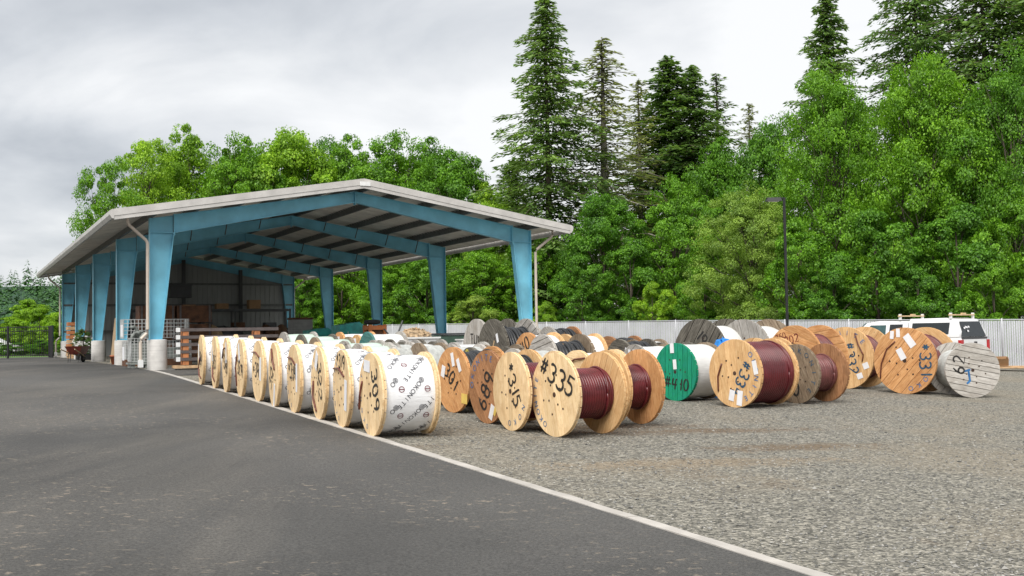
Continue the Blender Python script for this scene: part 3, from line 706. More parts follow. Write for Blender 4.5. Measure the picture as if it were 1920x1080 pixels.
yard(1267, 643, 751.6, 1.0, 10, 'green', 'greywrap', 'green painted reel marked 410 with blue bag and white wrapped cable', nums=[('#410', .40, .12, -.40, -8, 'ink')], tags=[(-.12, .82, .18, .34, 2, 'paper'), (-.82, .12, .26, .24, 0, 'paper'), (.0, .26, .16, .34, 4, 'paper')], frot=92, fillr=.93, kind2='khaki')
yard(1379, 636, 764, 1.18, 10, 'honey', 'redcable', 'large honey pine reel full of red cable painted 334 in blue', nums=[('#334', .34, .26, -.18, -118, 'navy')], arc=('OKONITE', 42, 17, .82, .22, 'blue'), tags=[(-.12, -.65, .20, .32, -12, 'paper'), (.18, -.72, .20, .44, -8, 'paper'), (.78, .18, .16, .40, 12, 'paper')], strap=[(-.48, .28), (-.62, -.1), (-.64, -.55)], frot=84, fillr=.90)
yard(1493.7, 645.4, 756.4, .98, 7, 'khaki', 'mauvecable', 'stained brown reel of mauve cable with dark stencilled letters', arc=('OKONITE', 100, 24, .78, .24, 'navy'), nums=[('0', .5, .0, -.5, 10, 'ink')], tags=[(-.7, -.62, .3, .3, 30, 'manila')], fillr=.60, kind2='brown', frot=70)
yard(1587, 613, 728.7, 1.02, 15, 'honey', 'mauvecable', 'big honey pine reel painted 332 with blue letters round its rim', nums=[('#332', .32, .22, -.05, -82, 'navy')], arc=('KONITE', 150, 22, .80, .22, 'blue'), strap=[(.36, .78), (.50, .4), (.66, .1), (.60, -.12)], tags=[(.72, -.25, .2, .2, 20, 'paper'), (.50, -.58, .2, .18, 20, 'paper')], fillr=.7, frot=86)
yard(1698, 614, 738.6, 1.15, 16, 'orange', 'mauvecable', 'big orange pine reel painted 331 in front of the white pickup', nums=[('*331', .34, .66, .02, -88, 'navy')], arc=('OKO', 282, -19, .84, .20, 'blue'), strap=[(-.28, .58), (-.55, .35), (-.74, -.1), (-.80, -.55)], tags=[(-.38, .78, .12, .24, -6, 'paper'), (-.18, .84, .12, .26, 0, 'paper'), (.18, .60, .22, .42, 36, 'paper'), (-.1, .2, .20, .36, 28, 'paper')], fillr=.75, frot=-48, kind2='honey')
yard(1825.6, 642.5, 745.8, 1.15, 63.6, 'pale', 'greywire', 'weathered grey reel of pale wire marked 62 in black and blue', nums=[('62', .42, -.5, .25, 80, 'ink'), ('J', .52, -.1, -.25, 10, 'blue')], fillr=.72, frot=12)
def back(px_, ty, Y, w, kind, fill, label, turn=0, near=False, **k):
    P, D = rel_top(px_, ty, Y); return reel('cable_reel', P, D, w, turn, kind, fill, label, near, group=GB, **k)
# second row, pale green wraps
back(530, 622.5, 30.2, .9, 'grey', 'greenwrap', 'grey reel in pale green wrap, the one of its row closest to the shed')
back(562, 627, 28, .9, 'dark', 'greenwrap', 'dark weathered reel in pale green wrap, second of its row from the shed')
back(588, 632, 26, .9, 'khaki', 'greenwrap', 'brownish weathered reel in pale green wrap, third of its row from the shed')
back(642.5, 638.6, 24, .9, 'grey', 'greenwrap', 'grey reel in pale green wrap with black scrawl on its face', nums=[('UU', .4, 0, .55, 0, 'ink')])
back(669, 644, 22.4, .85, 'grey', 'greenwrap', 'grey reel in pale green wrap nearest the white wrapped reel painted 309')
# third row
back(635, 622.5, 31, 1.0, 'orange', 'wrap', 'orange pine reel in white wrap in front of the teal tarp bundles', tags=[(0, .6, .3, .4, 0, 'paper')])
back(667, 627.7, 29.4, 1.1, 'honey', 'wrap', 'honey pine reel in white wrap beside the teal faced reel', tags=[(-.1, .6, .3, .5, 0, 'paper')])
back(687, 622, 28, .95, 'teal', 'greywrap', 'grey reel with a teal painted face', kind2='grey')
back(698, 637.5, 25.6, .8, 'grey', 'blackcable', 'grey green reel of black cable in front of the teal faced reel', fillr=.8)
back(728, 636, 25, .8, 'dark', 'blackcable', 'dark grey reel of black cable beside the white scrap bin', fillr=.8)
back(725, 641.7, 22.6, .55, 'pale', 'greywire', 'pale grey reel with a white streak just behind the white wrapped row', tags=[(-.3, .55, .14, .7, -10, 'paper')])
back(751, 641, 23.8, .8, 'dark', 'greywrap', 'dark greenish grey weathered reel in front of the white scrap bin')
back(777, 637, 25.4, .7, 'grey', None, 'empty grey reel standing next to the green steel boxes')
back(782, 643, 22.2, .55, 'khaki', 'greywire', 'brown grey reel with pale wire behind the reel painted 301')
back(844, 646, 22.6, .7, 'pale', 'greywire', 'pale grey reel peeking over the reel painted 301')
back(848, 641.7, 24.6, .8, 'grey', 'greywrap', 'grey reel in front of the tall dark reel of black cable')
back(880, 651, 21.2, .8, 'dark', 'blackcable', 'dark stained reel with a yellow ring painted on its face', nums=[('0', .42, -.1, .72, 0, 'yellowpaint')], fillr=.7)
back(960, 653, 20.4, .8, 'pale', 'greywire', 'pale grey reel half hidden behind the reel painted 315')
back(908, 646.5, 23.2, .8, 'khaki', 'blackcable', 'brown grey reel between the yellow ringed reel and the tall dark reel', fillr=.7)
# tall reels
back(922, 598, 27, .98, 'dark', 'blackcable', 'tall dark weathered reel of black cable with a pale split in its face', near=True, frot=40, fillr=.74, kind2='grey', tags=[(.35, .45, .12, .26, 20, 'paper'), (-.05, -.02, .07, .9, -28, 'ply')])
back(892, 598, 29.2, .98, 'pale', 'blackcable', 'tall pale grey reel with black marks behind the tall dark reel', near=True, frot=88, fillr=.74, kind2='dark', nums=[('TUU', .34, 0, .35, 0, 'ink')])
back(1015, 627, 23.8, 1.0, 'pale', 'blackcable', 'pale planked reel of black cable with a brown far flange', near=True, frot=-12, fillr=.76, kind2='khaki')
back(987, 623.5, 25.8, .75, 'orange', 'wrap', 'orange reel painted 340 beside the tall dark reel', near=True, nums=[('340', .46, -.25, .5, 30, 'ink')], kind2='honey')
back(1057, 626, 28, .95, 'honey', 'wrap', 'honey pine reel in white wrap behind the pale planked reel')
back(1026, 612, 33, .9, 'grey', 'blackcable', 'grey reel with a pale blue mark close to the slatted fence', nums=[('UJ', .3, 0, .55, 0, 'blue')], kind2='brown')
back(1139, 630, 30, .9, 'brown', 'blackcable', 'brown reel of black cable just beyond the honey pine reel')
back(1160, 636, 26.2, .85, 'dark', 'blackcable', 'nearly black weathered reel behind the honey reel of red cable', tags=[(.5, .5, .2, .35, -20, 'paper')])
back(1184, 636.5, 28.4, .9, 'khaki', 'greywrap', 'brown grey reel with a far worn flange near the fence post')
back(1188, 645.5, 25, .9, 'grey', 'greywrap', 'grey reel carrying two white papers left of the green painted reel', tags=[(-.3, .6, .16, .4, 0, 'paper'), (.0, .62, .14, .36, 0, 'paper')], kind2='khaki')
back(1234, 642, 26.4, .9, 'dark', 'wrap', 'dark grey reel in white wrap directly behind the green painted reel')
# right hand group
back(1310, 598, 27, 1.0, 'dark', 'greywrap', 'tall streaked dark reel scrawled 197 behind the green painted reel', 9, True, nums=[('197', .34, .25, .35, -50, 'ink')], frot=-55, fillr=.8, kind2='dark', tags=[(-.15, .05, .1, .1, 0, 'paper')])
back(1391.6, 598.7, 27, 1.0, 'grey', 'greywrap', 'tall grey planked reel behind the large reel painted 334', 9, True, tags=[(-.1, .3, .2, .12, 20, 'paper')], frot=75, fillr=.8, kind2='khaki')
back(1487, 610, 26, 1.0, 'orange', 'mauvecable', 'big orange reel marked 750 302 and 320 on its face', 9, True, nums=[('750', .17, -.45, .68, 18, 'red'), ('302', .22, -.05, .60, 14, 'red'), ('320', .36, -.15, .22, 0, 'navy')], fillr=.7, frot=20)
back(1412, 633.5, 24.3, .8, 'honey', 'mauvecable', 'honey pine reel squeezed in behind the large reel painted 334', 8, True, fillr=.6)

# blue tarp lump and blue bag
def lump(name, P, sx, sy, sz, mat, label, cat, seed, parent=None):
    rg = random.Random(seed); V, F = [], []; ns, nr = 18, 7
    ph = [rg.uniform(0, 6) for _ in range(5)]
    for i in range(nr):
        t = i/(nr-1)*math.pi/2
        for k in range(ns):
            a = 2*math.pi*k/ns; r = (math.cos(t)**.6)*(1+.12*math.sin(3*a+ph[0])+.08*math.sin(5*a+ph[1]+3*t)+rg.uniform(-.05, .05))
            V.append((sx*r*math.cos(a), sy*r*math.sin(a), sz*math.sin(t)*(1+rg.uniform(-.06, .06))))
    for i in range(nr-1):
        for k in range(ns): F.append((i*ns+k, i*ns+(k+1) % ns, (i+1)*ns+(k+1) % ns, (i+1)*ns+k))
    F.append(tuple(range((nr-1)*ns, nr*ns)))
    o = MB().add(V, F).build(name, mat, parent); o.location = P
    if label: tag(o, label, cat)
    return o
Pb, Db = rel_top(1354, 637, 25.2); lump('tarp_bundle', Pb, .34, .34, Db, M['tarpblue'], 'bright blue tarp bundle between the green painted reel and reel 334', 'tarp', 4)

# ------------------------------------------------------------------ things in and around the shed
def put(u, v, z=0, turn=0): return LW(u, v, z), YAW+R(turn)
# beams on blocks beside the front left pedestal
t = empty('beam_stack', *put(.75, -.25), 'stack of dark brown beams with white capped ends beside the front pedestal', 'beam stack')
for k in range(5):
    z = .26+k*.235
    for y in (-.2, .15): MB().box(0, 3.3, y-.06, y+.06, z, z+.10).build('beam', M['beam'], t)
    MB().box(-.012, .12, -.268, -.262, z-.02, z+.12).build('end_cap', M['white'], t)
    for x in (.30, 2.6): MB().box(x-.09, x+.09, -.24, .2, z-.135, z-.002).build('block', M['block'], t)
MB().box(-.05, 3.3, -.3, .3, .02, .11).build('skid', M['lumber'], t)
# wire cage of grey elbows
def cage(name, P, rz, sx, sy, sz, step, mat, label, cat, parent=None, r=.007):
    m = MB(); nx_, ny_, nz_ = round(sx/step), round(sy/step), round(sz/step)
    for k in range(nz_+1):
        z = k*sz/nz_
        for a, b2 in (((0, 0), (sx, 0)), ((sx, 0), (sx, sy)), ((sx, sy), (0, sy)), ((0, sy), (0, 0))): m.tube([(a[0], a[1], z), (b2[0], b2[1], z)], r, 4)
    for i in range(nx_+1):
        for y in (0, sy): m.tube([(i*sx/nx_, y, 0), (i*sx/nx_, y, sz)], r, 4)
    for i in range(ny_+1):
        for x in (0, sx): m.tube([(x, i*sy/ny_, 0), (x, i*sy/ny_, sz)], r, 4)
    if label:
        e_ = empty(name, P, rz, label, cat); m.build('wire_mesh', mat, e_); return e_
    return m.build(name, mat, parent)
t = cage('wire_cage', LW(-.25, 2.2, .22), YAW, .95, .9, .78, .1, M['wire'], 'wire cage heaped with grey pipe elbows between two pedestals', 'cage')
MB().box(-.05, 1.0, -.05, .95, -.1, -.04).build('skid', M['greyfit'], t)
for x in (0, .45, .85): MB().box(x, x+.12, 0, .9, -.22, -.1).build('skid_foot', M['greyfit'], t)
MB().box(.06, .88, .06, .84, -.03, .62).build('folded_sacks', M['greyfit'], t)
rg = random.Random(8)
for k in range(9):
    x, y, z = rg.uniform(.1, .85), rg.uniform(0, .7), .72+rg.uniform(0, .32); a = rg.uniform(0, 3)
    MB().tube([(x-.2*math.cos(a), y-.1, z+.12), (x-.05*math.cos(a), y, z+.14), (x+.06*math.cos(a), y+.02, z+.02), (x+.10*math.cos(a), y+.03, z-.16)], .055, 8).build('pipe_elbow', M['greyfit'], t, True)
MB().box(-.26, -.24, -.1, .22, .05, .5).build('paper_tag', M['paper'], t); MB().box(-.28, -.26, .1, .5, .85, 1.25).build('paper_tag', M['paper'], t)
t = cage('wire_basket', LW(-.1, 5.2, 1.02), YAW, 2.3, 1.0, .68, .13, M['wire'], 'large white wire basket on top of another behind the front pedestal', 'basket')
t = cage('wire_basket', LW(.0, 5.3, .25), YAW, 2.3, 1.0, .66, .13, M['wire'], 'white wire basket standing on the shed floor under a like one', 'basket')
MB().box(.1, 2.2, .1, .9, .03, .4).build('contents', M['greyfit'], t)
MB().box(-.02, 2.32, -.02, 1.02, -.25, -.02).build('skid', M['rust'], t)
t = empty('crate_stack', LW(1.2, 10.5), YAW, 'tall stack of dark brown wooden crates in the shade of the shed', 'crates')
for k in range(3):
    for q in range(2): MB().box(q*1.5, q*1.5+1.42, 0, 1.1, .1+k*.78, .1+k*.78+.70).build('crate', M['rust'], t)
    for x in (.05, 1.3, 1.6, 2.8): MB().box(x, x+.08, -.025, -.002, .1+k*.78, .1+k*.78+.7).build('batten', M['beam'], t)
MB().box(0, 2.92, 0, 1.1, 0, .09).build('skid', M['beam'], t)
P = pt(385, 640, 47); P.z = .56; lump('tarp_heap', P, 1.0, .8, 1.55, M['ply'], 'tan tarp covered heap behind the beam stack', 'tarp heap', 9)
P = pt(420, 640, 52); P.z = .56; lump('dark_tarp_heap', P, 1.2, .9, 1.5, M['darkgrey'], 'dark covered heap beside the rusty reel', 'tarp heap', 12)
# plywood, pot, plant, barrow, timber
t = empty('plywood_sheets', LW(.35, 12.0), YAW, 'tan plywood sheets leaning upright between blue columns', 'plywood')
for k in range(4): MB().prism([(.0+k*.05, 0), (.03+k*.05, 0), (.22+k*.05, 1.9-.12*k), (.19+k*.05, 1.9-.12*k)], 'y', -.2-.25*k, 1.0-.2*k).build('sheet', M['ply'], t)
t = empty('flower_pot', LW(.1, 9.3), 0, 'small terracotta flower pot beside a concrete pedestal', 'pot')
MB().lathe([(.13, 0), (.18, .30), (.2, .30), (.2, .36), (.17, .36)], 18).build('pot', M['terracotta'], t, True)
t = empty('wheelbarrow', LW(-.75, 15.2), YAW+R(65), 'red wheelbarrow with wooden handles parked beside the shed', 'wheelbarrow')
m = MB(); m.frustum((-.30, .42, -.22, .22), (-.55, .62, -.36, .36), .36, .72); m.build('tray', M['barrow'], t)
for y in (-.2, .2):
    MB().tube([(-1.15, y*1.5, .60), (-.3, y*1.2, .42), (.72, y*.35, .25)], .025, 6).build('handle', M['barrowwood'], t)
    MB().tube([(-.42, y*1.1, .40), (-.52, y*1.1, .0), (-.30, y*1.1, .0), (-.18, y*1.1, .38)], .02, 6).build('leg', M['black'], t)
w_ = MB().lathe([(.12, -.03), (.2, -.05), (.22, 0), (.2, .05), (.12, .03)], 20, 'y').build('wheel', M['rubber'], t, True); w_.location = (.72, 0, .22)
h_ = MB().lathe([(.12, -.015), (.12, .015)], 14, 'y').build('rim', M['barrowwood'], w_)
t = empty('timber_stack', LW(.5, 29.0), YAW, 'stack of short reddish timbers beside the rearmost left column', 'timber stack')
for k in range(8):
    MB().box(-.55+.03*(k % 2), .35+.03*(k % 3), -.7, .3, .12+k*.24, .12+k*.24+.19).build('timber', M['block'] if k % 3 else M['lumber'], t)
MB().box(-.5, .3, -.7, .3, 0, .11).build('skid', M['lumber'], t)
t = empty('box_crate', LW(.35, 22.2), YAW, 'low black planter box under the flowering shrub', 'planter')
MB().box(-.5, .5, -.5, .5, 0, .3).build('box', M['black'], t)

# concrete vaults, coil, bundles, crates, bin further in
P = LW(10.1, 18.0)
t = empty('concrete_vault', P, YAW, 'stack of grey precast concrete vault sections inside the shed', 'concrete vault')
MB().frustum((-.75, .75, -.7, .7), (-.68, .68, -.65, .65), 0, .75).build('lower_section', M['vault'], t); MB().frustum((-.66, .66, -.62, .62), (-.5, .5, -.5, .5), .75, .98).build('shoulder', M['vault'], t)
MB().box(-.5, .5, -.5, .5, .985, 1.85).build('upper_section', M['vault'], t); MB().box(-.53, .53, -.53, .53, 1.855, 1.95).build('lid', M['rust'], t)
P = pt(498, 640, 52); P.z = .56
t = empty('rusty_reel', P, YAW+R(-40), 'rusty brown steel reel with an orange tag lying in the shed', 'reel')
x_ = MB().lathe([(.72, 0), (.72, .06)], 36, 'x').build('flange', M['rust'], t, True); x_.location = (0, 0, .86); x_ = MB().lathe([(.72, 0), (.72, .06)], 36, 'x').build('flange', M['rust'], t, True); x_.location = (.8, 0, .86)
x_ = MB().lathe([(.5, 0), (.5, .74)], 24, 'x').build('drum', M['rust'], t, True); x_.location = (.06, 0, .86); MB().box(-.012, -.004, -.2, .05, 1.15, 1.38).build('orange_tag', M['manila'], t); MB().box(-.1, .95, -.6, .6, 0, .138).build('skid', M['lumber'], t)
for (px_, Y, w_, h_, lab, sd_) in ((602, 47, 1.3, 1.35, 'low teal tarp covered bundle beside the concrete vault', 1), (660, 45, 1.4, 1.55, 'teal tarp covered bundle with a sloping top behind the pine reels', 2)):
    P = pt(px_, 640, Y); P.z = float(hgt(P.x, P.y))
    t = empty('tarp_bundle', P, YAW, lab, 'tarp bundle'); rg = random.Random(sd_)
    m = MB(); m.prism([(-w_/2, .2), (w_/2, .2), (w_/2+.04, h_*.72), (w_*.1, h_), (-w_/2, h_*.92)], 'y', -.55, .55); m.build('tarp', M['tarpteal'], t)
    for x in (-w_*.35, w_*.35): MB().box(x-.06, x+.06, -.5, .5, 0, .2).build('skid', M['lumber'], t)
    for x in (-w_*.25, w_*.22): MB().box(x-.012, x+.012, -.562, -.552, .22, h_*.75).build('strap', M['white'], t)
P = pt(703, 640, 43); P.z = float(hgt(P.x, P.y))
t = empty('orange_crate', P, YAW, 'orange slotted steel crate standing at a blue column', 'crate')
for k in range(2):
    z = k*.72
    for x in (-.36, .24):
        for y in (-.36, .24): MB().box(x, x+.12, y, y+.12, z, z+.7).build('post', M['crate'], t)
    for zz_ in (.04, .50): MB().box(-.36, .36, -.375, -.362, z+zz_, z+zz_+.17).build('rail', M['crate'], t); MB().box(-.375, -.362, -.36, .36, z+zz_, z+zz_+.17).build('rail', M['crate'], t)
    MB().box(-.22, .22, -.30, .3, z+.1, z+.6).build('contents', M['rust'], t)
x_ = MB().lathe([(.16, 0), (.30, .02), (.33, .09), (.30, .17), (.16, .19)], 22).build('worn_tyre', M['rubber'], None, True); x_.location = P+Vector((-.1, 0, 1.435)); tag(x_, 'dark worn tyre lying on the orange crate', 'tyre')
P = pt(777, 640, 37); P.z = float(hgt(P.x, P.y))
t = empty('scrap_bin', P, YAW, 'white open bin heaped with wood scraps', 'bin')
MB().frustum((-.55, .55, -.5, .5), (-.66, .66, -.6, .6), .1, 1.0).build('bin', M['white'], t); MB().box(-.70, .70, -.64, .64, .985, 1.04).build('rim', M['white'], t)
lump('scrap_heap', (0, 0, 1.03), .55, .5, .26, M['scrap'], None, None, 3, t)
rg = random.Random(2)
for k in range(70):
    a, r = rg.uniform(0, 6.3), rg.uniform(0, .55); z = 1.03+.28*(1-(r/.6)**2)
    m = MB(); m.M = Matrix.Translation((r*math.cos(a), r*math.sin(a)*.9, z)) @ Matrix.Rotation(rg.uniform(0, 6), 4, 'Z') @ Matrix.Rotation(rg.uniform(-.7, .7), 4, 'X'); m.box(-.02, .02, -.1, .1, -.012, .012); m.build('scrap_piece', M['scrap'] if k % 3 else M['lumber'], t)
P = pt(842, 640, 39); P.z = float(hgt(P.x, P.y))
t = empty('green_box', P, YAW, 'dark green steel equipment boxes stacked by a blue column', 'equipment box')
MB().box(-.65, .55, -.5, .5, .1, .62).build('box', M['dkgreen'], t); MB().box(-.7, .6, -.55, .55, .64, .74).build('lid', M['dkgreen'], t); MB().frustum((-.6, .6, -.5, .5), (-.52, .62, -.4, .4), .75, 1.08).build('box', M['dkgreen'], t); MB().box(-.5, .75, -.45, .45, 1.085, 1.15).build('lid', M['darkgrey'], t)
P = pt(872, 640, 37.6); P.z = float(hgt(P.x, P.y)); t = empty('pale_box', P, YAW, 'pale plastic box beside the dark green steel boxes', 'box'); MB().box(-.22, .22, -.25, .25, 0, .93).build('box', M['white'], t); MB().box(-.26, .26, -.28, .28, .935, .98).build('lid', M['white'], t)
P = pt(738, 640, 38.5); P.z = float(hgt(P.x, P.y)); t = empty('steel_bars', P, YAW, 'two dark steel bars leaning crosswise beside the scrap bin', 'bars')
MB().box(-.07, .07, -.05, .05, 0, .8).build('stand', M['darkgrey'], t); MB().tube([(.02, 0, .8), (.35, 0, 1.58)], .035, 5).build('bar', M['darkgrey'], t); MB().tube([(.1, .08, .8), (-.32, .08, 1.3)], .03, 5).build('bar', M['darkgrey'], t)
# racks at the rear wall
t = empty('storage_rack', LW(6.6, SL-1.6), YAW, 'dark steel storage rack along the rear wall of the shed', 'rack')
for x in (-3.0, -.4, 3.0, 6.4):
    for y in (-.5, .5): MB().box(x-.05, x+.05, y-.05, y+.05, 0, 2.75).build('upright', M['darkgrey'], t)
for z in (1.42, 2.6):
    for y in (-.5, .5): MB().box(-3.0, 6.4, y-.035, y+.035, z, z+.12).build('beam', M['darkgrey'], t)
    MB().box(-2.9, 6.3, -.46, .46, z+.125, z+.15).build('shelf', M['galv'], t)
rg = random.Random(4)
for k in range(9):
    x = -2.6+k*.98; hh = rg.uniform(.25, .6); b_ = MB().box(-.35, .35, -.35, .35, 0, hh).build('stored_box', M[rg.choice(('darkgrey', 'rust', 'card', 'dkgreen'))], None); b_.location = LW(6.6+x, SL-1.6, 2.76 if k % 2 else 1.58); b_.rotation_euler = (0, 0, YAW)
    tag(b_, 'storage box on the steel rack inside the shed', 'box', 'boxes on the storage rack')
b_ = MB().box(-.6, .6, -.4, .4, 0, .7).box(-.65, .65, -.45, .45, .71, .8).build('unit_heater', M['darkgrey'], None); b_.location = LW(6.0, SL-4, 3.35); b_.rotation_euler = (0, 0, YAW); tag(b_, 'dark heater unit hanging under the shed roof', 'heater')

# ------------------------------------------------------------------ lamp post
P = pt(1476, 600, 46.5); P.z = float(hgt(P.x, P.y))
t = empty('lamp_post', P, 0, 'tall black lamp post with a flat head in front of the fence', 'lamp post')
MB().lathe([(.25, 0), (.25, .5), (.2, .55)], 16).build('footing', M['concrete'], t, True); MB().box(-.05, .05, -.05, .05, .55, 6.95).build('pole', M['black'], t); MB().box(-.75, .049, -.04, .04, 6.90, 6.96).build('arm', M['black'], t)
MB().frustum((-.78, -.12, -.2, .2), (-.72, -.18, -.15, .15), 6.80, 6.95).build('lamp_head', M['black'], t); MB().box(-.7, -.22, -.14, .14, 6.785, 6.798).build('lens', M['white'], t)

# ------------------------------------------------------------------ slatted chain-link fence
fence = empty('slatted_fence', Vector((0, 0, 0)), 0, 'long grey chain-link fence filled with upright slats behind the yard', 'fence')
def fpost(n): return Vector((-8.315+2.051*n, 75.5-2.655*n, .44-.03*n if n < 8 else .2-.058*(n-8)))
pm = MB().lathe([(.035, 0), (.035, 1.86), (.0, 1.89)], 10).mesh('post', True)
for n in range(-1, 17):
    A, B_ = fpost(n), fpost(n+1)
    link('post', pm, M['fencegrey'], fence, A)
    d = (B_-A); L = d.length
    MB().tube([A+Vector((0, 0, 1.83)), B_+Vector((0, 0, 1.83))], .026, 6).build('rail', M['fencegrey'], fence)
    m = MB(); k_ = 38
    nrm = Vector((d.y, -d.x, 0)).normalized()
    for i in range(k_):
        p = A+d*((i+.08)/k_); q = A+d*((i+.86)/k_); off = nrm*(.004 if i % 2 else -.001)
        m.add([tuple(p+off+Vector((0, 0, .05))), tuple(q+off+Vector((0, 0, .05))), tuple(q+off+Vector((0, 0, 1.79))), tuple(p+off+Vector((0, 0, 1.79))),
               tuple(p+off-nrm*.012+Vector((0, 0, .05))), tuple(q+off-nrm*.012+Vector((0, 0, .05))), tuple(q+off-nrm*.012+Vector((0, 0, 1.79))), tuple(p+off-nrm*.012+Vector((0, 0, 1.79)))],
              [(0, 1, 2, 3), (7, 6, 5, 4), (0, 4, 5, 1), (1, 5, 6, 2), (2, 6, 7, 3), (3, 7, 4, 0)])
    o = m.build('slat_filling', M['slat'], fence); o['kind'] = 'stuff'
    if n >= 6:
        m = MB()                     # wire mesh in front
        for i in range(26):
            s0 = i/26
            m.tube([A+d*s0+nrm*.03+Vector((0, 0, .05)), A+d*min(1, s0+.5)+nrm*.03+Vector((0, 0, .05+1.75*min(1, (1-s0)/.5)))], .003, 3); m.tube([A+d*s0+nrm*.033+Vector((0, 0, .05)), A+d*max(0, s0-.5)+nrm*.033+Vector((0, 0, .05+1.75*min(1, s0/.5)))], .003, 3)
        o = m.build('wire_mesh', M['fencegrey'], fence); o['kind'] = 'stuff'
# open dark mesh fence beyond the shed
f2 = empty('dark_mesh_fence', Vector((0, 0, 0)), 0, 'dark open wire fence behind the shed under the trees', 'fence')
for n in range(-9, -1):
    A, B_ = fpost(n), fpost(n+1); A.z = B_.z = .55
    link('post', pm, M['darkgrey'], f2, A); MB().tube([A+Vector((0, 0, 1.83)), B_+Vector((0, 0, 1.83))], .02, 5).build('rail', M['darkgrey'], f2)
    m = MB(); d = B_-A
    for i in range(20):
        s0 = i/20; m.tube([A+d*s0+Vector((0, 0, .05)), A+d*min(1, s0+.5)+Vector((0, 0, .05+1.75*min(1, (1-s0)/.5)))], .006, 3); m.tube([A+d*s0+Vector((0, 0, .05)), A+d*max(0, s0-.5)+Vector((0, 0, .05+1.75*min(1, s0/.5)))], .006, 3)
    o = m.build('wire_mesh', M['darkgrey'], f2); o['kind'] = 'stuff'
# black picket fence on the left
f3 = empty('picket_fence', Vector((0, 0, 0)), 0, 'black metal picket fence across the end of the drive', 'fence')
A = gnd(97, 671); A.z = .57; B_ = A+Vector((-34, -3.5, 0)); d = (B_-A); L = d.length; dd = d/L
C_ = LW(-.6, SL+.9); C_.z = .57
for a, b2, seg in ((A, B_, 14), (A, C_, 1)):
    d = b2-a
    for k in range(seg+1):
        if k == 0 and seg == 1: continue
        p = a+d*(k/seg); w_ = .05 if k else .075
        MB().box(p.x-w_, p.x+w_, p.y-w_, p.y+w_, p.z-.02, p.z+1.85).build('post', M['black'], f3)
    for z in (.15, 1.55, 1.78): MB().tube([a+Vector((0, 0, z)), b2+Vector((0, 0, z))], .022, 4).build('rail', M['black'], f3)
    m = MB(); n_ = int(d.length/.125)
    for k in range(n_):
        p = a+d*((k+.5)/n_); m.box(p.x-.011, p.x+.011, p.y-.011, p.y+.011, p.z+.06, p.z+1.78)
    o = m.build('pickets', M['black'], f3); o['kind'] = 'stuff'

# ------------------------------------------------------------------ pickup with canopy
P = pt(1799, 640, 36.4); P.z = float(hgt(P.x, P.y))
hd = math.atan2(.80, -.60)          # heading
car = empty('pickup_truck', P, hd, 'white pickup truck with a canopy and roof racks parked by the fence', 'pickup truck')
# local: x forward, y left side towards the camera is -? ; origin at the rear corner nearest the camera
yL, yR = 0, -1.78      # heading left/away: the side facing the camera is local +y = 0
def carbox(name, secs, mat, parent=car, sm=35):
    """secs: list of (x, [(y,z)...]) rings"""
    m = MB(); V = []; F = []; n = len(secs[0][1])
    for x, ring in secs: V += [(x, y, z) for y, z in ring]
    for i in range(len(secs)-1):
        for k in range(n): F.append((i*n+k, i*n+(k+1) % n, (i+1)*n+(k+1) % n, (i+1)*n+k))
    F.append(tuple(range(n))); F.append(tuple(range((len(secs)-1)*n, len(secs)*n))[::-1])
    o = m.add(V, F).build(name, mat, parent); 
    import bmesh
    bm = bmesh.new(); bm.from_mesh(o.data); bmesh.ops.recalc_face_normals(bm, faces=bm.faces); bm.to_mesh(o.data); bm.free()
    return smooth_by_angle(o, sm)
def ring(z0, z1, w, r=.08, tw=None):
    c = -.89; zm = (z0+z1)/2 if tw is None else z0+.06; tw = w if tw is None else tw; r0 = min(r, .04) if zm == z0+.06 else r
    return [(c-w/2+r0, z0), (c+w/2-r0, z0), (c+w/2, z0+r0), (c+w/2, zm), (c+tw/2, z1-r), (c+tw/2-r, z1), (c-tw/2+r, z1), (c-tw/2, z1-r), (c-w/2, zm), (c-w/2, z0+r0)]
carbox('body', [(-.02, ring(.52, 1.17, 1.72)), (.05, ring(.42, 1.22, 1.78)), (2.0, ring(.40, 1.22, 1.80)), (3.9, ring(.40, 1.20, 1.80)), (4.5, ring(.42, 1.12, 1.80)), (5.1, ring(.45, 1.05, 1.74)), (5.35, ring(.5, .95, 1.60))], M['carpaint'])
carbox('cab', [(2.02, ring(1.15, 1.80, 1.70, .07, 1.40)), (3.2, ring(1.15, 1.83, 1.72, .07, 1.42)), (3.75, ring(1.15, 1.76, 1.72, .07, 1.36)), (4.40, ring(1.10, 1.22, 1.70, .04, 1.6))], M['carpaint'])
carbox('canopy', [(.03, ring(1.20, 1.42, 1.70, .06, 1.66)), (.22, ring(1.20, 1.84, 1.72, .09, 1.42)), (.6, ring(1.20, 1.89, 1.73, .09, 1.44)), (1.96, ring(1.20, 1.88, 1.73, .09, 1.44))], M['carpaint'])
def side_win(name, x0, x1, z0, z1, mat, w, zb, xt0=None, xt1=None):
    for sd_ in (1, -1):
        yy = lambda z: -.89+sd_*(w/2-.27*(z-zb)+.010); xt0_ = x0 if xt0 is None else xt0; xt1_ = x1 if xt1 is None else xt1
        m = MB(); V = [(x0, yy(z0), z0), (x1, yy(z0), z0), (xt1_, yy(z1), z1), (xt0_, yy(z1), z1)]; V += [(x, y-sd_*.06, z) for x, y, z in V]
        m.add(V, [(0, 1, 2, 3), (7, 6, 5, 4), (0, 4, 5, 1), (1, 5, 6, 2), (2, 6, 7, 3), (3, 7, 4, 0)]); m.build(name, mat, car)
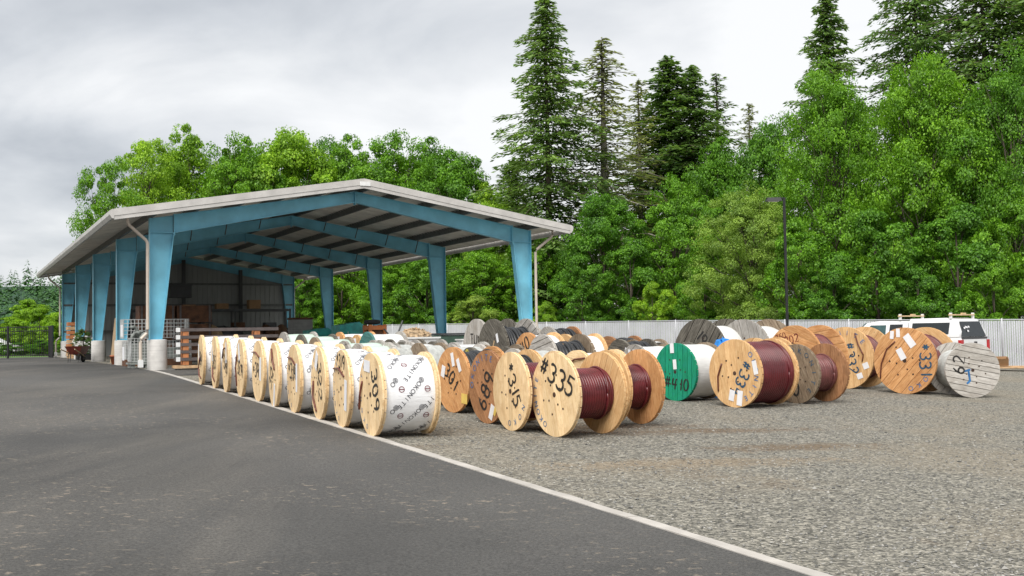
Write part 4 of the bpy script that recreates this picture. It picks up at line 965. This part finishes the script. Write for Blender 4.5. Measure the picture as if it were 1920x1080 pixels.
side_win('canopy_window', .42, 1.82, 1.34, 1.73, M['glass'], 1.73, 1.26); side_win('rear_window', 2.22, 2.72, 1.27, 1.70, M['glass'], 1.72, 1.21); side_win('front_window', 2.86, 3.92, 1.27, 1.68, M['tealglass'], 1.72, 1.21, 2.88, 3.50)
V = [(.015, -.16, 1.25), (.015, -1.62, 1.25), (.165, -1.48, 1.76), (.165, -.30, 1.76)]; V2 = [(x-.035, y, z) for x, y, z in V]
MB().add(V2+V, [(0, 1, 2, 3), (7, 6, 5, 4), (0, 4, 5, 1), (1, 5, 6, 2), (2, 6, 7, 3), (3, 7, 4, 0)]).build('back_glass', M['glass'], car)
V = [(4.30, -.15, 1.25), (4.30, -1.63, 1.25), (3.80, -1.50, 1.74), (3.80, -.28, 1.74)]; V2 = [(x+.03, y, z+.02) for x, y, z in V]
MB().add(V2+V, [(0, 3, 2, 1), (4, 5, 6, 7), (0, 1, 5, 4), (1, 2, 6, 5), (2, 3, 7, 6), (3, 0, 4, 7)]).build('windscreen', M['tealglass'], car)
MB().box(-.045, -.005, -1.66, -.12, 1.17, 1.235).build('canopy_seal', M['darkgrey'], car)
tg = MB().box(-.05, -.018, -1.58, -.2, .62, 1.155).build('tailgate', M['carpaint'], car); MB().box(-.062, -.05, -.98, -.80, 1.0, 1.08).build('handle', M['black'], tg)
for y in (-.17, -1.78): MB().box(-.055, .07, y, y+.17, .72, 1.14).build('tail_light', M['tail'], car)
MB().box(-.16, -.02, -1.74, -.04, .42, .58).build('bumper', M['chrome'], car)
for x in (1.0, 4.4):
    for y in (-.12, -1.66):
        w_ = MB().lathe([(.2, -.1), (.36, -.1), (.37, 0), (.36, .1), (.2, .1)], 28, 'y').build('wheel', M['rubber'], car, True); w_.location = (x, y, .37)
        MB().lathe([(.21, -.09), (.21, .09)], 18, 'y').build('rim', M['chrome'], w_)
for y in (.03, -1.9): MB().box(3.85, 4.0, y, y+.18, 1.22, 1.40).build('mirror', M['carpaint'], car)
for x in (.42, 2.35):
    rk_ = MB().box(x-.05, x+.05, -1.62, -.16, 1.97, 2.01).build('roof_rack', M['rack'], car)
    for y in (-.22, -1.58): MB().box(x-.04, x+.04, y-.03, y+.03, 1.86, 2.06).build('rack_foot', M['white'], rk_)
    MB().box(x-.045, x+.045, -1.1, -.9, 2.012, 2.06).build('rack_pad', M['rack'], rk_)
rg = random.Random(6); m = MB()
for k in range(6):
    y = -.35-rg.uniform(0, .35); z = 1.35+rg.uniform(0, .25); xx = .0+(z-1.25)*.294-.043; m.add([(xx, y, z), (xx, y-.1, z-.01), (xx+.012, y-.09, z+.05), (xx+.012, y, z+.06)], [(0, 1, 2, 3)])
m.build('window_stickers', M['paper'], car)['kind'] = 'stuff'

# lumber and carton by the fence
P = gnd(1893, 695)
t = empty('lumber_pile', P, R(-20), 'pile of sawn boards lying on the gravel by the fence', 'lumber')
for k in range(7): MB().box(-1.2+.1*(k % 3), 2.6-.2*(k % 2), -.5+.13*k, -.39+.13*k, .10+.03*(k % 2), .14+.03*(k % 2)).build('board', M['lumber'], t)
for x in (-.6, 1.6): MB().box(x, x+.1, -.6, .6, 0, .10).build('bearer', M['beam'], t)
P2 = P+Vector((-.55, .1, .19)); t = empty('cardboard_box', P2, R(-20), 'open brown cardboard box lying on the lumber pile', 'box')
MB().box(-.5, .5, -.3, .3, 0, .02).build('base', M['card'], t); MB().box(-.5, .5, .28, .3, .02, .32).build('side', M['card'], t); MB().box(-.5, -.48, -.3, .28, .02, .3).build('side', M['card'], t); MB().box(.48, .5, -.3, .28, .02, .3).build('side', M['card'], t); MB().prism([(-.3, .02), (-.28, .02), (-.42, .25), (-.44, .25)], 'x', -.5, .5).build('flap', M['card'], t)

# a pale vehicle beyond the picket fence
P = pt(-14, 640, 86); P.z = .45
t = empty('white_car', P, R(8), 'white car partly hidden behind the black picket fence', 'car')
car_ = car; 
def ring2(z0, z1, w, tw): return [(-w/2, z0), (w/2, z0), (w/2, (z0+z1)/2), (tw/2, z1), (-tw/2, z1), (-w/2, (z0+z1)/2)]
carbox('body', [(-2.1, ring2(.4, .8, 1.5, 1.4)), (-1.9, ring2(.3, .9, 1.7, 1.6)), (1.2, ring2(.3, .95, 1.7, 1.6)), (2.1, ring2(.35, .75, 1.6, 1.4))], M['carpaint'], t)
carbox('cabin', [(-1.6, ring2(.88, .95, 1.5, 1.4)), (-1.0, ring2(.88, 1.4, 1.55, 1.2)), (.3, ring2(.88, 1.42, 1.55, 1.2)), (1.1, ring2(.88, .97, 1.5, 1.4))], M['carpaint'], t)
for x in (-.85, .05): MB().prism([(x-.35, .97), (x+.38, .97), (x+.28, 1.32), (x-.25, 1.32)], 'y', -.80, .80).build('window', M['glass'], t)
for x in (-1.3, 1.3):
    for y in (-.72, .72): w_ = MB().lathe([(.3, -.1), (.3, .1)], 18, 'y').build('wheel', M['rubber'], t, True); w_.location = (x, y, .3)

# ------------------------------------------------------------------ trees
def leaf_mesh(name, C, Nn, size, rs_, asp=.62):
    """diamond leaf quads at centres C with preferred normals Nn"""
    n = len(C); nr = Nn+rs_.normal(0, .55, (n, 3)); nr /= np.linalg.norm(nr, axis=1)[:, None]+1e-9
    a = np.cross(nr, rs_.normal(0, 1, (n, 3))); a /= np.linalg.norm(a, axis=1)[:, None]+1e-9; b = np.cross(nr, a)
    s = size*rs_.uniform(.6, 1.35, (n, 1)); a *= s; b *= s*asp
    V = np.stack([C-a, C-b+nr*s*.12, C+a, C+b+nr*s*.12], 1).reshape(-1, 3)
    return quads(name, V)
def quads(name, V):
    n = len(V)//4; me = bpy.data.meshes.new(name); me.vertices.add(4*n); me.vertices.foreach_set('co', V.astype(np.float32).ravel())
    me.loops.add(4*n); me.loops.foreach_set('vertex_index', np.arange(4*n, dtype=np.int32)); me.polygons.add(n)
    me.polygons.foreach_set('loop_start', np.arange(0, 4*n, 4, dtype=np.int32)); me.polygons.foreach_set('loop_total', np.full(n, 4, np.int32)); me.update(calc_edges=True); return me
def crown(seed, nlobe, nclump, per, size, flat=.55, low=.12):
    """unit crown: about radius 1 and height 1..2 (z 0..2)"""
    rs_ = np.random.RandomState(seed); C, Nn = [], []; limbs = []
    lobes = []
    for i in range(nlobe):
        z = low*2+(1.95-low*2)*((i+.5)/nlobe)*.93; env = math.sin(min(1, (z/2)*1.02+.08)*math.pi)**.6*.72
        a = i*2.4+rs_.uniform(-.4, .4); rr = env*rs_.uniform(.35, 1.0); lobes.append((rr*math.cos(a), rr*math.sin(a), z, rs_.uniform(.22, .42)*(1.0 if z < 1.5 else .75)))
        limbs.append(lobes[-1])
    for i in range(nclump):
        lx, ly, lz, lr = lobes[rs_.randint(nlobe)]
        d = rs_.normal(0, 1, 3); d[2] = d[2]*.8+.25; d /= np.linalg.norm(d)
        c = np.array([lx, ly, lz])+d*lr*rs_.uniform(.72, 1.08); cr = rs_.uniform(.05, .14)
        k = int(per*rs_.uniform(.6, 1.4)); q = rs_.normal(0, 1, (k, 3)); q /= np.linalg.norm(q, axis=1)[:, None]; q *= rs_.uniform(.3, 1, (k, 1))**.6
        pts_ = c+q*np.array([cr, cr, cr*flat])*1.25; C.append(pts_); Nn.append(q*.5+d*.5+np.array([0, 0, .55]))
    C = np.concatenate(C); Nn = np.concatenate(Nn); return leaf_mesh('crown', C, Nn, size, rs_), limbs
def trunk_mesh(limbs, r0=.035):
    m = MB(); m.tube([(0, 0, -.02), (.01, 0, .5), (-.01, .01, 1.0), (0, 0, 1.6)], r0, 7, .3)
    for i, (x, y, z, r) in enumerate(limbs):
        z0 = max(.15, z*.55); m.tube([(0, 0, z0), (x*.5, y*.5, z0+(z-z0)*.6), (x, y, z)], r0*.42, 5, .25)
        for k in range(3):
            a = k*2.1+i; m.tube([(x*.7, y*.7, z0+(z-z0)*.75), (x+r*.8*math.cos(a), y+r*.8*math.sin(a), z+r*.5)], r0*.16, 4, .3)
    return m.mesh('trunk', True)
CR = {}
for key, args in dict(a=(1, 19, 340, 190, .0145), b=(2, 22, 360, 190, .0140), c=(3, 17, 320, 200, .0150), fine=(4, 30, 540, 190, .0108), fine2=(14, 32, 540, 190, .0110), open=(5, 22, 300, 150, .0135), bush=(6, 10, 230, 190, .020, .6, .02)).items():
    cm, lm = crown(*args); CR[key] = (cm, trunk_mesh(lm))
def tree(name, P, H, Wd, key, mat, label, cat='tree', group=None, rz=None, bark='bark'):
    rz = random.uniform(0, 6.3) if rz is None else rz
    e_ = empty(name, P, rz, label, cat, group); cm, tm = CR[key]; sc = (Wd/2, Wd/2, H/2.02)
    link('crown', cm, M[mat], e_, None, None, sc); link('trunk', tm, M[bark], e_, None, None, (Wd/2, Wd/2, H/2.02)); return e_
def tree_px(px_, top, Y, wpx, key, mat, label, name='leafy_tree', group=None, base=None, **k):
    T = pt(px_, top, Y); z = float(min(.6, max(-.3, hgt(T.x, T.y)))) if base is None else base
    return tree(name, Vector((T.x, T.y, z-.05)), T.z-z, wpx/FPX*Y, key, mat, label, group=group, **k)
G1 = 'leafy trees behind the shed'; G2 = 'leafy trees beyond the fence on the lamp post side'
L1 = 'broad leafy green tree rising behind the shed roof'
LT = ['spreading airy tree at the left end of the shed roof', 'round green tree second from the left end of the shed roof', 'low green tree filling in beside the bright crowned tree', 'bright crowned highest tree above the middle of the roof', 'green tree left of the roof peak', 'deep green tree behind the roof peak', 'deep green tree above the right roof slope', 'bright small tree next to the tallest fir', 'thin outer tree overhanging the left eave', 'darker tree standing back between its bright neighbours', 'darker tree standing back near the roof peak', 'dark tree standing back above the right roof slope']
for k_, (px_, top, Y, wp, key, mat) in enumerate(((270, 258, 84, 270, 'open', 'leafbright'), (345, 240, 90, 270, 'a', 'leafbright'), (440, 256, 88, 250, 'b', 'leaf'), (540, 228, 92, 300, 'c', 'leafbright'), (655, 256, 94, 250, 'a', 'leaf'),
                                 (745, 250, 92, 270, 'b', 'leaf'), (845, 266, 90, 260, 'c', 'leafdeep'), (915, 345, 86, 170, 'a', 'leafbright'), (200, 300, 80, 190, 'open', 'leaf'), (470, 262, 99, 260, 'c', 'leafdeep'), (610, 262, 100, 260, 'b', 'leafdeep'), (800, 262, 99, 260, 'a', 'leafdeep'))):
    tree_px(px_, top, Y, wp, key, mat, LT[k_], group=G1)
for i, (px_, top, Y, wp) in enumerate(((560, 470, 82, 150), (640, 462, 83, 170), (730, 470, 82, 180), (800, 455, 80, 170), (900, 450, 80, 200), (975, 440, 80, 150), (500, 450, 95, 180), (690, 430, 98, 200), (850, 420, 98, 220))):
    tree_px(px_, top, Y, wp, 'bush' if i % 2 else 'a', 'leaf' if i % 3 else 'leafdeep', ['bushy tree seen between the two rearmost right columns', 'bushy tree behind the fourth right column', 'bushy tree seen beside the third right column', 'bushy tree behind the second right column', 'bushy tree filling the bay by the front right column', 'bushy tree just behind the front right downspout', 'dark bushy tree beyond the rear wall', 'dark bushy tree standing back behind the middle bays', 'dark bushy tree standing back behind the front bay'][i], 'bushy_tree', 'bushy trees behind the shed columns')
tree_px(885, 548, 74, 130, 'bush', 'leafpale', 'pale flowering bush just behind the slatted fence by the shed', 'pale_bush'); tree_px(1020, 560, 72, 70, 'bush', 'leafbright', 'small bright bush at the fence beside the shed corner', 'small_bush')
R_ = [(1130, 352, 76, 230, 'c', 'leafdeep', 'rounded deep green maple below the tall firs'), (1262, 343, 74, 220, 'b', 'leaf', 'layered green maple between the willow and the tall firs'),
 (1405, 352, 60, 260, 'fine', 'leafpale', 'pale green fine leaved willow behind the lamp post'), (1222, 522, 60, 100, 'bush', 'leafbright', 'small bright green sapling at the fence below the maple'),
 (1345, 262, 84, 240, 'a', 'leafdeep', 'dark leafy tree behind the willow'), (1440, 215, 78, 230, 'c', 'leafdeep', 'dark leafy tree under the spire of the right hand fir'),
 (1560, 130, 62, 330, 'fine', 'leaf', 'tall broad green alder standing behind the lamp post'), (1725, 96, 58, 360, 'fine2', 'leaf', 'very tall bright crowned alder behind the white pickup'), (1890, 105, 56, 330, 'fine', 'leafdeep', 'tall dense alder at the end of the fence')]
for a in R_: tree_px(a[0], a[1], a[2], a[3], a[4], a[5], a[6])
for i, (px_, top, Y, wp) in enumerate(((1500, 400, 54, 200), (1640, 380, 53, 240), (1790, 370, 51, 240), (1920, 360, 50, 220), (1090, 470, 72, 150), (1180, 440, 72, 170), (1320, 470, 64, 150), (1560, 480, 52, 150), (1720, 490, 50, 150), (1860, 480, 48, 150), (1030, 430, 80, 150), (2010, 330, 54, 260))):
    tree_px(px_, top, Y, wp, 'bush', 'leafdeep' if i % 3 else 'leaf', 'understorey tree '+['right behind the lamp post', 'between the lamp post and the pickup', 'above the pickup canopy', 'at the end of the fence above the lumber', 'left of the bright sapling by the fence', 'behind the bright sapling', 'at the foot of the pale willow', 'low beside the lamp post', 'low behind the pickup cab', 'low behind the lumber pile', 'at the foot of the tallest fir', 'beyond the lumber at the edge of the wood'][i], 'understorey_tree', 'understorey trees along the fence')
# conifers
def conifer(seed, nb, per, size, wid, droop, start=.08, gap=0):
    rs_ = np.random.RandomState(seed); V = []; lim = MB(); lim.tube([(0, 0, 0), (0, 0, .5), (0, 0, .995)], .011, 7, .08)
    for i in range(nb):
        z = start+(1-start)*((i+rs_.rand())/nb)**.92; t = (z-start)/(1-start)
        L = wid*min(1, (1-t)**.72*1.05)*rs_.choice([.55, .8, 1.0, 1.15, 1.3])*rs_.uniform(.85, 1.1)+.010; a = i*2.399+rs_.uniform(-.3, .3)
        if gap and rs_.rand() < gap: L *= .5
        dirv = np.array([math.cos(a), math.sin(a), 0]); side = np.array([-math.sin(a), math.cos(a), 0])
        n = max(5, int(per*L/wid)+4); s = np.sort(rs_.uniform(.08, 1, n))
        up_ = rs_.uniform(.0, .42); dr_ = droop*rs_.uniform(.5, 1.4); zz_ = z+L*(up_*s-dr_*s**2)
        c = dirv*(L*s)[:, None]; c[:, 2] += zz_
        lat = rs_.uniform(-1, 1, n)*L*.34*(1.1-s*.75); c += side*lat[:, None]; c[:, 2] += -np.abs(lat)*.35+rs_.uniform(-1.6, 1.0, n)*size
        al = dirv*.8+side*np.sign(lat)[:, None]*.6+np.array([0, 0, -.35])+rs_.normal(0, .25, (n, 3)); al /= np.linalg.norm(al, axis=1)[:, None]
        wv = np.cross(al, np.array([0, 0, 1.])+rs_.normal(0, .45, (n, 3))); wv /= np.linalg.norm(wv, axis=1)[:, None]
        sz = size*rs_.uniform(.7, 1.4, (n, 1)); V.append(np.stack([c-al*sz, c-wv*sz*.36, c+al*sz, c+wv*sz*.36], 1).reshape(-1, 3))
        lim.tube([(0, 0, z), tuple(dirv*L*.5+np.array([0, 0, z+L*(up_*.5-dr_*.25)])), tuple(dirv*L*.95+np.array([0, 0, z+L*(up_*.95-dr_*.9)]))], .0022, 3, .3)
    return quads('crown', np.concatenate(V)), lim.mesh('trunk', True)
CF = {'dense': conifer(1, 240, 220, .0062, .19, .38), 'dense2': conifer(2, 300, 190, .0064, .17, .28), 'sparse': conifer(3, 240, 75, .0042, .12, .60, .06, .25), 'thin': conifer(4, 170, 60, .0052, .085, .10, .1, .2), 'wide': conifer(5, 270, 230, .0062, .24, .32)}
def fir(px_, top, Y, wpx, key, mat, label, group=None):
    T = pt(px_, top, Y); e_ = empty('fir_tree', Vector((T.x, T.y, .4)), random.uniform(0, 6.3), label, 'conifer', group); H = T.z-.4
    base_w = dict(dense=.19, dense2=.17, sparse=.12, thin=.085, wide=.24)[key]*2*H; k = 1.35*wpx/FPX*Y/base_w
    link('crown', CF[key][0], M[mat], e_, None, None, (H*k, H*k, H)); link('trunk', CF[key][1], M['bark' if mat == 'needle' else 'palebark'], e_, None, None, (H*k, H*k, H)); return e_
fir(1022, -6, 84, 240, 'dense', 'needle', 'tall dense dark fir, the highest tree next to the shed'); fir(1128, 72, 86, 250, 'sparse', 'needlepale', 'tall thin browning fir with bare top beside the dense fir')
fir(1196, 150, 96, 110, 'thin', 'needlepale', 'narrow sparse fir top between the browning fir and the dark firs'); fir(1252, 108, 98, 250, 'dense2', 'needle', 'dark pointed fir in the middle of the fir group')
fir(1297, 124, 97, 220, 'dense', 'needle', 'slim dark fir leaning close to the pointed fir'); fir(1343, 138, 100, 120, 'thin', 'needle', 'feathery thin fir at the edge of the fir group'); fir(1404, 195, 100, 90, 'thin', 'needlepale', 'small pale fir spire standing alone above the leafy trees')
fir(1548, -20, 84, 190, 'dense2', 'needle', 'dark fir with upswept branches above the alders'); fir(1712, -120, 82, 290, 'wide', 'needle', 'massive dark fir behind the bright crowned alder'); fir(1835, -190, 80, 330, 'wide', 'needle', 'massive dark fir beyond the end of the fence'); fir(1945, -120, 78, 360, 'dense', 'needle', 'dark fir at the far end of the fir stand'); fir(960, 300, 100, 160, 'dense2', 'needle', 'half hidden dark fir at the foot of the tallest fir')
# left: bright bushes behind the picket fence and the wooded hill
for i, (px_, top, Y, wp) in enumerate(((20, 590, 96, 130), (75, 572, 92, 120), (118, 578, 90, 100), (-40, 585, 100, 120), (60, 556, 104, 110))):
    tree_px(px_, top, Y, wp, 'bush', 'leafbright', ['lowest bright bush beyond the black picket fence', 'bright bush beside the rear corner of the shed', 'bright bush touching the rear downspout of the shed', 'bright bush at the outer end of the picket fence', 'tallest bright bush in front of the wooded hill'][i], 'round_bush', 'bushes beyond the picket fence')
for i, (px_, top, Y, wp) in enumerate(((30, 640, 74, 100), (80, 634, 72, 80), (-20, 636, 76, 100))):
    tree_px(px_, top, Y, wp, 'bush', 'leafdeep', 'low dark shrub right behind the black picket fence', 'low_shrub', 'low shrubs at the picket fence')
hv, hf = [], []
nx_, ny_ = 40, 14
for i in range(nx_):
    for j in range(ny_):
        x = -420+i*14; y = 260+j*22; zz_ = -2+30*(1-math.exp(-((j)/6.0)**1.6))*(1/(1+math.exp((x+40)/30)))+2*math.sin(i*.7)*math.sin(j*.6); hv.append((x, y, zz_))
for i in range(nx_-1):
    for j in range(ny_-1): hf.append((i*ny_+j, (i+1)*ny_+j, (i+1)*ny_+j+1, i*ny_+j+1))
me = bpy.data.meshes.new('wooded_hill'); me.from_pydata(hv, [], hf); o = link('wooded_hill', me, M['meadow']); o['kind'] = 'structure'
rs_ = np.random.RandomState(9); VV = []
for k in range(900):
    x = rs_.uniform(-400, -40); y = rs_.uniform(250, 420); j = (y-260)/22
    z = -2+30*(1-math.exp(-(max(0, j)/6.0)**1.6))*(1/(1+math.exp((x+40)/30))); H = rs_.uniform(9, 14.5); n = 110
    t = rs_.rand(n)**.8; a = rs_.uniform(0, 6.3, n); r = (1-t)**.8*H*.27*rs_.uniform(.5, 1.1, n)+.2
    c = np.stack([x+r*np.cos(a), y+r*np.sin(a), z+H*(.06+.94*t)], 1); al = np.stack([np.cos(a), np.sin(a), np.full(n, -.5)], 1); wv = np.stack([-np.sin(a), np.cos(a), np.zeros(n)], 1)
    sz = (H*.07*(1.15-t))[:, None]*rs_.uniform(.7, 1.3, (n, 1)); VV.append(np.stack([c-al*sz, c-wv*sz*.8, c+al*sz, c+wv*sz*.8], 1).reshape(-1, 3))
o = link('far_forest', quads('far_forest', np.concatenate(VV)), M['farfir']); o['kind'] = 'stuff'; tag(o, 'dark conifer forest covering the distant hillside', 'forest')
# flowering shrub by the shed
e_ = empty('flowering_shrub', LW(.15, 22.0, .28), 0, 'dark leafy shrub with white flowers beside the shed column', 'shrub')
link('crown', CR['bush'][0], M['needle'], e_, (0, 0, -.1), None, (.6, .6, .7)); link('trunk', CR['bush'][1], M['bark'], e_, None, None, (.8, .8, .8))
rg = random.Random(3); m = MB()
for k in range(60):
    a, z = rg.uniform(0, 6.3), rg.uniform(.15, .9); r = .5*math.sin(min(1, z/1.5+.2)*math.pi)**.5; m.M = Matrix.Translation((r*math.cos(a), r*math.sin(a), z)); m.lathe([(.015, -.02), (.05, 0), (.02, .03)], 6)
m.build('flowers', M['flower'], e_)['kind'] = 'stuff'
